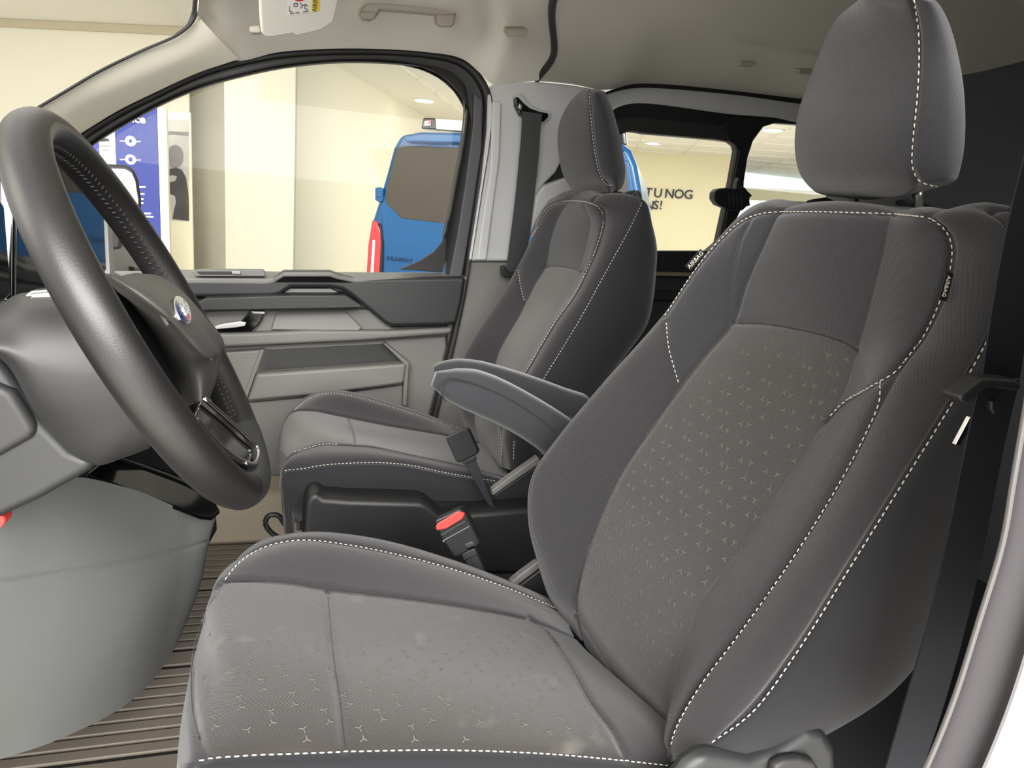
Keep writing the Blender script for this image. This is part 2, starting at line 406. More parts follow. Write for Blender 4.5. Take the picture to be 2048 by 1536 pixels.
M['floorc'] = mat('cab_floor_brown', (96, 88, 78), .8, bump=.3, bscale=300, var=.08)
M['glass'] = glassmat('window_glass', tr=(.98, .985, .97))
M['wall'] = mat('showroom_plaster', (238, 234, 216), .85)
M['wallb'] = mat('showroom_plaster_warm', (236, 229, 198), .85)
M['ceil'] = mat('showroom_ceiling_tile', (246, 243, 234), .9)
M['ceilrib'] = mat('ceiling_grid', (246, 242, 230), .8)
M['sfloor'] = mat('showroom_floor', (215, 212, 204), .25, var=.03)
M['bluep'] = mat('car_paint_blue', (2, 84, 140), .3, coat=.3, spec=.35)
M['vglass'] = mat('van_rear_glass', (74, 68, 60), .3, spec=.3)
M['sign'] = mat('sign_blue', (14, 38, 132), .5)
M['signb'] = mat('sign_blue_violet', (62, 70, 170), .5)
M['white'] = mat('white_print', (240, 240, 240), .5)
M['navy'] = mat('wall_lettering', (52, 54, 70), .6)
M['lampglow'] = mat('downlight_glow', (255, 250, 235), .5, emit=6)
M['skyglow'] = mat('daylight_window', (205, 228, 240), .5, emit=.9)
M['yellow'] = mat('yellow_label', (228, 205, 70), .5)
M['stickerw'] = mat('sticker_white', (232, 230, 226), .5)
M['redink'] = mat('sticker_red', (200, 50, 44), .5)
M['ink'] = mat('ink_grey', (70, 70, 74), .6)
M['mirror'] = mat('mirror_glass', (235, 235, 230), .02, metal=1)
M['photo'] = mat('poster_grey', (176, 174, 166), .6, var=.25, vscale=4)
M['photod'] = mat('poster_dark', (66, 62, 60), .6, var=.3, vscale=6)
M['taillight'] = mat('tail_lamp_red', (196, 24, 34), .15, coat=1)
M['emblem'] = mat('emblem_blue', (20, 50, 120), .2, coat=1)

# ================================================================ SETTING: the cab shell
def strip(name, A, B, mat_, parent=None, n=60, th=None, thd=(0, 1, 0), label=None, m=10, puff=0, bev=0):
    """band between two edge curves, given a thickness along thd"""
    sk = Skin(A if B is None else [A, B], nv=n, nu=m)
    if puff:
        t = np.linspace(0, 1, sk.G.shape[0]); sk.G = sk.G + (sk.N * (puff * 4 * t * (1 - t))[:, None, None]); sk.normals()
    G = sk.G; nc, nv = G.shape[:2]
    if th is None:
        return sk.build(name, mat_, parent, label=label)[0]
    g = G.reshape(-1, 3); V = np.vstack([g, g + np.array(thd, float) * th]); I = np.arange(nc * nv).reshape(nc, nv); K = nc * nv
    Fq = []
    for i in range(nc - 1):
        for j in range(nv - 1):
            a, b, c, d = I[i, j], I[i + 1, j], I[i + 1, j + 1], I[i, j + 1]
            Fq.append((a, b, c, d)); Fq.append((d + K, c + K, b + K, a + K))
    for j in range(nv - 1):
        Fq.append((I[0, j + 1], I[0, j + 1] + K, I[0, j] + K, I[0, j])); Fq.append((I[-1, j], I[-1, j] + K, I[-1, j + 1] + K, I[-1, j + 1]))
    for i in range(nc - 1):
        Fq.append((I[i, 0], I[i, 0] + K, I[i + 1, 0] + K, I[i + 1, 0])); Fq.append((I[i + 1, -1], I[i + 1, -1] + K, I[i, -1] + K, I[i, -1]))
    o = new(name, V, Fq, mat_, parent, label=label)
    bpy_normals(o)
    sp = o.modifiers.new('es', 'EDGE_SPLIT'); sp.split_angle = math.radians(50)
    return o
def bpy_normals(o):
    import bmesh
    bm = bmesh.new(); bm.from_mesh(o.data); bmesh.ops.recalc_face_normals(bm, faces=bm.faces); bm.to_mesh(o.data); bm.free()

# cab floor and bulkheads
o = box('floor', (-1.0, .30, -.06), (.44, 2.04, 0), M['floorc'], bev=0); o['kind'] = 'structure'
o = box('floor.001', (.44, .30, -.06), (1.66, 2.04, .10), mat('rear_floor_carpet', (40, 40, 44), .9, bump=.3, bscale=500), bev=0); o['kind'] = 'structure'; o['label'] = 'dark carpeted floor behind the front seats'
o = box('wall_front', (-1.02, .25, 0), (-.98, 2.04, .62), M['darkmid'], bev=0); o['kind'] = 'structure'
o = box('wall_rear', (1.66, .30, -.05), (1.70, 2.04, 1.45), mat('rear_wall_cloth', (72, 72, 78), .9, bump=.2, bscale=700), bev=0); o['kind'] = 'structure'
# driver side wall behind the door opening
o = slab('wall_left', [(.74, .30, 0), (1.66, .30, 0), (1.66, .46, 1.45), (.76, .46, 1.45)], (0, -.04, 0), M['dark'], bev=0); o['kind'] = 'structure'
# roof skin over the headliner
o = box('roof', (-.30, .25, HC + .60), (1.70, 2.02, HC + .64), M['light'], bev=.01); o['kind'] = 'structure'
# headliner, cab part: from over the passenger door towards the driver
doortop = [(400, 40), (430, 80), (480, 118), (560, 103), (700, 97), (850, 103), (925, 117), (960, 145), (985, 166)]
doorY = [1.86, 1.90, 1.93, 1.93, 1.93, 1.93, 1.93, 1.93, 1.93]
dt = R([(395, 60), (430, 95), (470, 121), (560, 104), (700, 97), (850, 104), (925, 118), (960, 146), (985, 168), (1020, 166), (1077, 161)], [1.84, 1.90, 1.93] + [1.93] * 8)
def lift(a, dy, z, dx=0):
    b = a.copy(); b[:, 1] = dy if np.isscalar(dy) else dy; b[:, 2] = z; b[:, 0] += dx; return b
l1 = dt + np.array([0, -.10, .045]); l1[-4:, 2] += .03; l1[0] = P(394, 38, 1.80)
x_ = np.linspace(-.185, .52, len(dt)); x_2 = np.linspace(-.18, .60, len(dt))
l2 = np.stack([x_, np.full(len(dt), 1.55), np.full(len(dt), HC + .475)], 1)
l2[0] = P(397, -30, 1.62)
l3 = np.stack([x_2, np.full(len(dt), 1.0), np.full(len(dt), HC + .50)], 1)
l4 = np.stack([x_2, np.full(len(dt), .50), np.full(len(dt), HC + .49)], 1)
l5 = np.stack([x_2, np.full(len(dt), .32), np.full(len(dt), HC + .40)], 1)
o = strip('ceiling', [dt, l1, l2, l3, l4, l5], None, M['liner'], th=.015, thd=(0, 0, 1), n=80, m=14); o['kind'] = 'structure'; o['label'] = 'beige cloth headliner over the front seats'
# headliner behind the groove, a little proud of the front part
re_ = R([(1076, 162), (1140, 168), (1212, 180), (1267, 168), (1336, 169), (1470, 182), (1605, 198), (1750, 214)], 1.95)
r1 = re_ + np.array([0, -.12, .035])
xr = np.linspace(.51, 1.66, len(re_))
r2 = np.stack([xr, np.full(len(xr), 1.55), np.full(len(xr), HC + .45)], 1)
r3 = np.stack([xr + np.linspace(.05, 0, len(xr)), np.full(len(xr), 1.0), np.full(len(xr), HC + .475)], 1)
r4 = np.stack([xr + np.linspace(.06, 0, len(xr)), np.full(len(xr), .50), np.full(len(xr), HC + .46)], 1)
r5 = np.stack([xr + np.linspace(.06, 0, len(xr)), np.full(len(xr), .42), np.full(len(xr), HC + .36)], 1)
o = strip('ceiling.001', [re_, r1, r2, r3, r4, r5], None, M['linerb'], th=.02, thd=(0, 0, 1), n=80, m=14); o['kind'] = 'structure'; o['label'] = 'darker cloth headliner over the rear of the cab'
# dark joint between the two headliners
gp = np.array([r[0] for r in (re_, r1, r2, r3, r4, r5)]) + np.array([-.004, 0, .004])
o = tube('trim_1', gp, .009, M['rubber'], n=60); o['kind'] = 'structure'; o['label'] = 'dark joint line between the front and rear headliner'

# windscreen side pillar trim
pu = R([(56, 229), (130, 182), (200, 141), (280, 102), (356, 70), (402, 38), (404, 8)], [1.72, 1.74, 1.76, 1.78, 1.80, 1.79, 1.78])
plw = R([(160, 268), (235, 222), (310, 185), (400, 144), (478, 118)], [1.92] * 4 + [1.915])
pmid = (catmull(pu[:6], 7) + catmull(plw, 7)) / 2 + np.array([.01, -.035, -.005])
pe = R([(100, 262), (165, 215), (245, 175), (330, 138), (400, 104), (438, 80)], [1.80, 1.81, 1.83, 1.85, 1.86, 1.85])
o = strip('trim_2', [catmull(pu[:6], 12), pe - np.array([0, .02, 0]), catmull(plw, 12)], None, M['cream'], th=.03, thd=(-.3, .9, 0), n=60, m=14); o['kind'] = 'structure'; o['label'] = 'cream windscreen pillar trim beside the windscreen'
o = sweep('trim_3', R([(48, 232), (130, 183), (200, 142), (280, 103), (356, 69), (384, 45), (395, 18), (397, -30)], [1.71, 1.735, 1.755, 1.775, 1.79, 1.785, 1.77, 1.72]), circ(.0028, 8), M['rubber'], n=60); o['kind'] = 'structure'; o['label'] = 'thin black windscreen edge seal'
o = sweep('trim_4', R([(350, 70), (376, 52), (388, 28), (393, 0), (393, -40)], [1.80, 1.80, 1.80, 1.77, 1.70]), circ(.007, 10), M['rubber'], n=40, scale=[.2, .7, 1, 1, 1]); o['kind'] = 'structure'; o['label'] = 'black printed corner of the windscreen'
# windscreen
ws = [R([(352, 76), (200, 142), (48, 232), (-90, 330)], [1.80, 1.78, 1.74, 1.70]), ]
a0, a1 = P(396, 0, 1.78), P(52, 232, 1.73)
a2 = a1 + (a1 - P(200, 142, 1.76)) * 1.4
W = [np.array([a0, P(356, 70, 1.79), P(200, 142, 1.76), a1, a2])]
W.append(W[0] + np.array([-.06, -.35, .03])); W.append(W[0] + np.array([-.09, -.75, .05])); W.append(W[0] * [1, 0, 1] + np.array([-.04, .36, .02]))
g_ = strip('window_1', W, None, M['glass'], n=30, m=10); g_['kind'] = 'structure'; g_['label'] = 'windscreen glass'
# cowl behind the windscreen
o = box('wall_front.001', (-1.3, .2, .60), (-.98, 2.02, .64), M['darkmid'], bev=0); o['kind'] = 'structure'

# ---------------------------------------------------------------- passenger door
door = thing('door_1', 'grey passenger door with window beyond the far seat', None, tuple(P(700, 836, 2.0)), kind='structure')
YD = 1.96
fr_out = [(120, 300), (165, 262), (235, 221), (310, 184), (390, 145), (460, 122), (560, 104), (700, 97), (850, 104), (925, 118), (962, 148), (984, 195), (982, 270), (968, 365), (948, 490), (930, 600), (905, 715), (872, 845)]
fr_mid = [(140, 296), (180, 268), (245, 228), (315, 193), (395, 155), (465, 133), (562, 114), (700, 107), (845, 113), (915, 128), (948, 155), (967, 195), (966, 270), (953, 365), (937, 480), (922, 590), (896, 700), (862, 835)]
fr_in = [(165, 300), (195, 278), (258, 240), (325, 204), (402, 172), (480, 150), (575, 131), (700, 121), (835, 128), (897, 141), (928, 168), (936, 212), (928, 290), (915, 360), (900, 440), (893, 475)]
strip('outer_seal', R(fr_out, 1.93), R(fr_mid, 1.94), M['rubber'], door, th=.03, n=120, m=8, puff=.006, label='black rubber door seal')
fm = R([p for p in fr_mid if p[1] < 560 or p[0] < 900][:16], 1.955); fi = R(fr_in, 1.955)
strip('window_frame', fm, fi, M['black'], door, th=.035, n=120, m=10, puff=.004)
strip('window_channel', R([(x - (6 if x > 600 else -3), y + 2) for x, y in fr_in], 1.953), R([(x - (8 if x > 850 else 0) + (2 if x < 600 else 0), y + (4 if x < 890 else 0)) for x, y in fr_in], 1.975), M['rubber'], door, th=.01, n=100, m=4)
# pillar behind the glass: grey upright band and black quarter
slab('frame_upright', R([(948, 185), (966, 200), (964, 300), (949, 400), (930, 520), (922, 560), (898, 560), (915, 470), (932, 360), (946, 250)], 1.945), (0, .03, 0), M['sealgrey'], door, bev=.004)
slab('corner_quarter', R([(896, 440), (893, 462), (884, 485), (868, 504), (840, 522), (800, 539), (885, 545), (894, 500)], 1.97), (0, .012, 0), M['rubber'], door, bev=.002)
slab('window_pane', R([(150, 305), (195, 276), (258, 238), (325, 202), (402, 170), (480, 148), (575, 129), (700, 119), (835, 126), (900, 140), (932, 168), (938, 212), (920, 360), (894, 560), (180, 560)], 1.985), (0, .004, 0), M['glass'], door, bev=0, smooth=False)
# door card base
card = R([(300, 540), (934, 552), (912, 655), (885, 730), (868, 840), (830, 1010), (560, 1060), (350, 1010), (330, 800)], 2.0)
slab('door_card', card, (0, .03, 0), M['grey'], door, bev=.004)
# window sill ledge on top
slab('sill_ledge', [P(225, 541, 1.985), P(934, 545, 1.985), P(934, 553, YD - .02), P(711, 556, YD - .03), P(674, 548, YD - .045), P(661, 543, YD - .055), P(567, 543, YD - .055), P(546, 556, YD - .03), P(530, 559, YD - .03), P(225, 556, YD - .03)], (0, 0, -.012), M['grey'], door, bev=.003)
slab('switch_bezel', R([(383, 542), (405, 539.5), (525, 540), (531, 546), (528, 553), (390, 553)], YD - .036), (0, .03, 0), M['grey'], door, bev=.002)
slab('switch_recess', R([(392, 543), (462, 543), (464, 549), (400, 549)], YD - .038), (0, .01, 0), M['black'], door, bev=.001)
slab('lock_switch', R([(463, 542.5), (480, 542.5), (482, 549), (464, 549)], YD - .042), (0, .01, 0), M['satin'], door, bev=.001)
up = [(330, 556), (530, 559), (546, 556), (567, 543), (661, 543), (674, 548), (711, 556), (933, 553), (926, 600), (914, 649), (885, 652), (785, 654), (770, 648), (727, 612), (700, 590), (684, 580), (661, 576), (582, 576), (560, 590), (540, 594), (330, 596)]
slab('upper_panel', R(up, YD - .03), (0, .06, 0), M['dark'], door, bev=.012, seg=4, label='charcoal upper panel')
slab('pull_recess', R([(556, 592), (580, 577), (661, 577), (688, 591)], YD - .008), (0, .02, 0), M['grey'], door, bev=.002)
gb = [(330, 604), (345, 600), (402, 602), (411, 596), (555, 591), (585, 590), (660, 590), (690, 590), (724, 611), (721, 616), (674, 617.5), (405, 622), (330, 622)]
slab('grab_bar', R(gb, YD - .065), (0, .075, 0), M['dark'], door, bev=.009, seg=4, label='charcoal pull handle bar')
# release handle
slab('handle_bezel', R([(415, 622), (540, 619), (508, 668), (480, 670), (400, 672), (398, 640)], YD + .010), (0, .03, 0), M['grey'], door, bev=.004)
hd = slab('release_handle', R([(426, 655), (442, 650), (480, 645), (500, 623), (531, 623), (521, 645), (505, 662), (486, 664), (430, 665)], YD - .012), (0, .03, 0), M['gloss'], door, bev=.003)
slab('handle_face', R([(426, 654), (442, 648), (480, 642.5), (493, 645), (490, 652), (474, 655), (430, 659)], YD - .016), (0, .012, 0), M['satinlight'], hd, bev=.002, label='bright metal face')
slab('handle_tip', R([(500, 622), (531, 623), (529, 629), (506, 628)], YD - .016), (0, .012, 0), M['satinlight'], hd, bev=.002)
# middle panel with sculpted slopes
slab('middle_panel', R([(330, 622), (745, 618), (785, 655), (905, 652), (900, 672), (724, 683), (442, 697), (330, 702)], YD + .012), (0, .03, 0), M['grey'], door, bev=.008, seg=4)
slab('sculpted_ramp', [P(552, 622, YD + .012), P(690, 620, YD + .012), P(724, 655, YD - .012), P(718, 662, YD - .012), P(542, 660, YD - .005)], (0, .03, 0), M['grey'], door, bev=.004)
slab('middle_ridge', R([(330, 668), (480, 666), (620, 660), (780, 661), (905, 655), (903, 668), (724, 682), (442, 695), (330, 699)], YD - .012), (0, .03, 0), M['grey'], door, bev=.010, seg=4)
# speaker panel and map pocket
slab('speaker_panel', R([(330, 706), (446, 705), (525, 700), (489, 795), (330, 800)], YD + .008), (0, .03, 0), M['grey'], door, bev=.005)
slab('speaker_rim', R([(520, 700), (529, 699), (494, 798), (484, 799)], YD - .002), (0, .03, 0), M['grey'], door, bev=.003)
slab('pocket_back', R([(530, 700), (767, 688), (815, 727), (514, 748)], YD + .035), (0, .01, 0), M['darkmid'], door, bev=.001)
slab('pocket_left_cheek', [P(529, 699, YD), P(545, 703, YD + .035), P(527, 748, YD + .035), P(512, 748, YD)], (-.01, 0, 0), M['grey'], door, bev=.002)
slab('pocket_lip', R([(513, 748), (814, 727), (808, 767), (760, 774), (640, 789), (494, 803)], YD - .018), (0, .05, 0), M['grey'], door, bev=.009, seg=4)
slab('pocket_right_rib', R([(766, 687), (772, 687), (819, 725), (813, 812), (806, 812), (809, 729)], YD - .01), (0, .03, 0), M['grey'], door, bev=.003)
slab('lower_door_panel', R([(330, 806), (494, 806), (640, 793), (808, 770), (806, 812), (790, 1000), (560, 1060), (350, 1010)], YD + .03), (0, .02, 0), M['grey'], door, bev=.004)  # plain grey panel below the map pocket
# exterior mirror seen through the glass
mir = thing('door_mirror', 'black exterior door mirror with bright glass seen through the passenger window', 'mirror', tuple(P(250, 440, 2.2)))
mo = [(205, 328), (255, 330), (270, 338), (279, 360), (285, 400), (284, 446), (205, 446)]
slab('mirror_housing', R(mo, 2.20), (-.06, .10, 0), M['rubber'], mir, bev=.01)
slab('mirror_glass', R([(207, 337), (250, 338), (263, 345), (271, 363), (277, 400), (277, 440), (207, 440)], 2.192), (-.004, .006, 0), M['mirror'], mir, bev=.001)
slab('mirror_bracket', R([(215, 446), (250, 446), (240, 500), (215, 500)], 2.21), (0, .04, 0), M['rubber'], mir, bev=.01)
# ---------------------------------------------------------------- centre pillar trim and sliding door (passenger side)
pil = thing('trim_5', 'light grey centre pillar trim behind the passenger door', None, tuple(P(960, 900, 1.97)), kind='structure')
slab('upper_trim', R([(984, 168), (1020, 163), (1076, 163), (1140, 169), (1214, 181), (1200, 215), (1165, 240), (1135, 300), (1112, 345), (1085, 372), (1075, 395), (1070, 440), (1050, 523), (938, 522), (946, 470), (963, 360), (974, 260), (976, 190)], 1.935), (0, .05, 0), M['light'], pil, bev=.008, seg=4, label='light grey upper trim')
slab('trim_ridge', R([(986, 200), (1004, 205), (1000, 320), (985, 430), (974, 521), (954, 521), (963, 450), (980, 340)], 1.925), (0, .02, 0), M['light'], pil, bev=.006)
slab('lower_trim', R([(950, 524), (1050, 524), (1040, 620), (1010, 800), (960, 1000), (835, 1000), (860, 840), (893, 715), (918, 610), (936, 524)], 1.945), (0, .05, 0), M['grey'], pil, bev=.006, seg=3, label='mid grey lower trim')
slab('trim_brace', R([(1072, 392), (1086, 372), (1135, 355), (1170, 345), (1170, 375), (1125, 390), (1100, 404), (1085, 425), (1060, 470), (1066, 430)], 1.90), (0, .05, 0), M['light'], pil, bev=.008, seg=4)
slab('quarter_frame', R([(1150, 225), (1165, 240), (1180, 300), (1180, 380), (1088, 372), (1095, 330), (1120, 265)], 1.975), (0, .02, 0), M['dark'], pil, bev=.003)
# belt guide
slab('guide_surround', R([(1028, 192), (1036, 186), (1046, 190), (1062, 210), (1082, 219), (1102, 222), (1104, 234), (1090, 248), (1060, 246), (1038, 232), (1029, 212)], 1.922), (0, .02, 0), M['light'], pil, bev=.005)
sl = thing('door_2', 'sliding door with two windows and a black frame behind the seats', None, tuple(P(1400, 700, 1.97)), kind='structure')
strip('header_seal', R([(1200, 190), (1222, 180), (1267, 168), (1336, 169), (1470, 181), (1605, 197), (1760, 214)], 1.95), R([(1205, 192), (1225, 185), (1262, 177), (1305, 176), (1470, 190), (1602, 208), (1760, 226)], 1.955), M['rubber'], sl, th=.02, n=60, m=5)
strip('header_trim', R([(1205, 192), (1225, 185), (1262, 177), (1305, 176), (1470, 190), (1602, 208), (1760, 226)], 1.955), R([(1210, 240), (1226, 220), (1258, 208), (1296, 207), (1461, 228), (1555, 236), (1602, 245), (1760, 262)], 1.965), M['light'], sl, th=.02, n=60, m=8, puff=.008)
# frame with two window holes, built from bars
strip('frame_top', R([(1195, 262), (1216, 216), (1250, 200), (1296, 198), (1461, 220), (1545, 228)], 1.975), R([(1225, 330), (1236, 275), (1252, 264), (1300, 268), (1458, 283), (1480, 288), (1500, 290)], 1.985), M['black'], sl, th=.03, n=60, m=8)
strip('frame_inner_lip', R([(1236, 240), (1256, 235), (1330, 240), (1420, 250), (1490, 262)], 1.974), R([(1234, 266), (1250, 262), (1330, 270), (1420, 277), (1478, 288)], 1.978), M['darkmid'], sl, th=.01, n=40, m=5)
slab('frame_post', R([(1458, 282), (1471, 291), (1474, 301), (1463, 363), (1436, 485), (1414, 504), (1440, 520), (1466, 455), (1488, 410), (1489, 363), (1496, 316), (1508, 279), (1527, 254), (1552, 246), (1560, 236), (1470, 230), (1440, 250)], 1.97), (0, .03, 0), M['black'], sl, bev=.005)
slab('post_glazing_bar', R([(1480, 300), (1487, 300), (1474, 370), (1452, 480), (1444, 480), (1464, 380)], 1.965), (0, .02, 0), M['rubber'], sl, bev=.002)
slab('frame_bottom', R([(1160, 502), (1417, 502), (1470, 470), (1640, 480), (1640, 560), (1160, 544)], 1.975), (0, .03, 0), M['black'], sl, bev=.003)
slab('waist_ledge', R([(1160, 541), (1640, 552), (1640, 560), (1160, 548)], 1.955), (0, .03, 0), mat('brown_ledge', (112, 98, 78), .6), sl, bev=.002)
slab('lower_panel', R([(1140, 548), (1700, 560), (1700, 1150), (1140, 1150)], 1.985), (0, .03, 0), M['dark'], sl, bev=.003)
slab('lower_step', R([(1160, 578), (1640, 590), (1640, 600), (1160, 602)], 1.965), (0, .03, 0), M['black'], sl, bev=.004)
slab('window_pane', R([(1225, 256), (1260, 258), (1480, 276), (1440, 510), (1225, 512)], 1.992), (0, .004, 0), M['glass'], sl, bev=0, smooth=False)
slab('window_pane.001', R([(1450, 500), (1500, 240), (1900, 250), (1900, 520)], 1.992), (0, .004, 0), M['glass'], sl, bev=0, smooth=False)
slab('rear_frame_top', R([(1530, 228), (1900, 258), (1900, 284), (1595, 249), (1552, 246), (1535, 250)], 1.975), (0, .03, 0), M['black'], sl, bev=.003)
# the window latch
lt = slab('window_latch', R([(1429, 385), (1436, 378), (1450, 376), (1455, 376), (1470, 378), (1490, 374), (1497, 383), (1506, 391), (1500, 396), (1500, 405), (1502, 411), (1494, 413), (1486, 421), (1470, 422), (1455, 418), (1436, 410), (1428, 398)], 1.93), (0, .03, 0), M['black'], sl, bev=.004, label='black window latch')
for k in range(4):
    slab('latch_rib', R([(1456 + k * 8, 386), (1459 + k * 8, 386), (1462 + k * 8, 414), (1459 + k * 8, 414)], 1.927), (0, .004, 0), M['darkmid'], lt, bev=.0006)
slab('latch_pin', R([(1474, 365), (1478, 355), (1482, 365), (1482, 378), (1472, 378)], 1.935), (0, .02, 0), M['black'], lt, bev=.002)

# outer body sides and sills (so that the shell is closed)
o = slab('wall_right', [(-.98, 2.0, -.3), (.52, 2.0, -.3), (.52, 2.0, .30), (-.98, 2.0, .30)], (0, .06, 0), M['grey'], bev=.01); o['kind'] = 'structure'
o = slab('wall_right.001', [(.52, 2.01, -.3), (1.68, 2.01, -.3), (1.68, 2.01, .62), (.52, 2.01, .62)], (0, .06, 0), M['dark'], bev=.01); o['kind'] = 'structure'
# driver side aperture at the right edge of the view
ap = [(2090, -620), (2128, -200), (2140, 200), (2115, 450), (2078, 660), (2048, 838), (2027, 960), (2005, 1087), (1958, 1242), (1904, 1410), (1848, 1545), (1800, 1640)]
o = sweep('trim_6', R(ap, .30), rrect(.0034, .003, .001), M['edge'], n=60, up=(0, 1, 0)); o['kind'] = 'structure'; o['label'] = 'pale edge strip of the driver door opening'
ap2 = [(x + 45, y + 6) for x, y in ap]
o = strip('trim_7', R([(x + 8, y) for x, y in ap], .30), R([(x + 118, y + 12) for x, y in ap], .285), mat('door_seal_mauve', (50, 47, 50), .5), th=.002, n=60, m=10, puff=.004); o['kind'] = 'structure'; o['label'] = 'grey rubber seal of the driver door opening'
o = strip('trim_8', R([(x + 114, y + 12) for x, y in ap], .28), R([(x + 1150, y + 30) for x, y in ap], .27), mat('sill_white_paint', (138, 137, 139), .4), th=.002, n=60, m=8); o['kind'] = 'structure'; o['label'] = 'white painted door pillar edge'

# sun visor, roof handle, plug
vs = thing('sun_visor', 'beige sun visor with a warning sticker folded against the headliner', 'sun visor', tuple(P(600, 20, 1.6)))
_v0, _v1, _v2 = P(524, 66, 1.585), P(668, 45, 1.60), P(600, -60, 1.505)
_vn = np.cross(_v1 - _v0, _v2 - _v0); _vn /= np.linalg.norm(_vn); _vn = _vn if _vn @ (_v0 - CAM) < 0 else -_vn
def onZ(px, py, h=0.):
    r = P(px, py, 1.0) - CAM; return CAM + r * ((_v0 + _vn * h - CAM) @ _vn) / (r @ _vn)
def Z(pts, h): return np.array([onZ(a_, b_, h) for a_, b_ in pts])
slab('visor_panel', Z([(519, -60), (521, 30), (524, 66), (532, 75), (545, 75), (586, 68), (592, 73), (640, 62), (668, 45), (680, -10), (690, -60)], 0), -_vn * .014, M['liner'], vs, bev=.005, seg=4)
slab('hinge_clip', R([(499, 52), (520, 50), (522, 66), (502, 66), (498, 60)], 1.605), (0, .02, 0), M['handle'], vs, bev=.003)
stk = slab('warning_sticker', Z([(572, -22), (642, -22), (638, 22), (575, 31)], .0006), -_vn * .0005, M['stickerw'], vs, bev=0, smooth=False, label='white and yellow warning sticker')
slab('sticker_yellow_band', Z([(624, -22), (642, -22), (638, 22), (623, 24)], .0010), -_vn * .0004, M['yellow'], stk, bev=0, smooth=False)
def segP(f, x0, y0, x1, y1, wpx, name, m_, par, off):
    a, b = np.array([x0, y0]), np.array([x1, y1]); d = (b - a) / np.linalg.norm(b - a); n_ = np.array([-d[1], d[0]]) * wpx / 2
    return slab(name, np.array([f(*(a + n_)), f(*(b + n_)), f(*(b - n_)), f(*(a - n_))]), off, m_, par, bev=0, smooth=False)
def seg2(x0, y0, x1, y1, Y, wpx, name, m_, par): return segP(lambda u, v: P(u, v, Y), x0, y0, x1, y1, wpx, name, m_, par, (0, .001, 0))
_fz = lambda u, v: onZ(u, v, .0014)
_ring = [(582, -10), (586, -3), (594, 1), (604, 1), (612, -4), (616, -12)]
for q0, q1 in zip(_ring[:-1], _ring[1:]): segP(_fz, *q0, *q1, 3, 'sticker_ring', M['redink'], stk, -_vn * .0006)
for q in ((588, 7, 595, 7), (595, 7, 595, 13), (595, 13, 588, 13), (588, 13, 588, 7), (600, 6, 605, 11), (605, 11, 601, 17), (605, 11, 611, 9), (611, 9, 616, 13), (611, 9, 609, 17), (609, 17, 616, 20), (579, 13, 579, 23), (579, 23, 584, 23), (580, 27, 588, 26), (591, 26, 599, 25), (606, 24, 617, 22)):
    segP(_fz, *q, 1.3, 'sticker_mark', M['ink'], stk, -_vn * .0006)
text('sticker_text', 'AIRBAG', onZ(631, 3, .0012), onZ(632, -12, .0012) - onZ(630, 12, .0012), onZ(626, 3, .0012) - onZ(636, 3, .0012), .0125, M['ink'], stk, depth=.0003)
gh = thing('roof_grab_handle', 'beige folding grab handle on the headliner above the passenger door', 'grab handle', tuple(P(820, 20, 1.86)))
slab('handle_bar', R([(724, 30), (724, 16), (735, 6), (750, 4), (820, 8), (886, 14), (906, 19), (915, 30), (907, 33), (884, 32), (872, 29), (820, 24), (760, 19), (755, 31)], 1.765), (0, .022, 0), M['handle'], gh, bev=.006, seg=4)
slab('handle_foot', R([(722, 22), (757, 22), (750, 40), (730, 40), (720, 34)], 1.76), (0, .05, .01), M['handle'], gh, bev=.006)
slab('handle_foot.001', R([(874, 28), (912, 28), (909, 50), (902, 55), (882, 54), (875, 46)], 1.76), (0, .05, .01), M['handle'], gh, bev=.006)
slab('handle_recess', R([(718, 14), (742, 2), (905, 14), (920, 30), (912, 44), (870, 40), (760, 30), (740, 44), (722, 42)], 1.82), (0, .004, .01), M['handle'], gh, bev=.002)
slab('roof_plug', R([(1012, 58), (1052, 58), (1055, 64), (1052, 74), (1014, 74), (1010, 66)], 1.745), (0, .02, .01), M['handle'], None, bev=.003)
o = bpy.data.objects['roof_plug']; tag(o, 'small beige rounded cap in the headliner right of the grab handle', 'cap')
for i, (x0, y0) in enumerate(((1480, 122), (1598, 137))):
    o = slab('coat_clip', R([(x0 + 2, y0), (x0 + 30, y0), (x0 + 34, y0 + 6), (x0 + 22, y0 + 13), (x0, y0 + 11)], 1.66), (0, .02, .005), M['handle'], None, bev=.003)
    tag(o, ['small clip in the rear headliner, farther from the driver headrest', 'small clip in the rear headliner half hidden by the driver headrest'][i], 'clip', 'clips in the rear headliner')
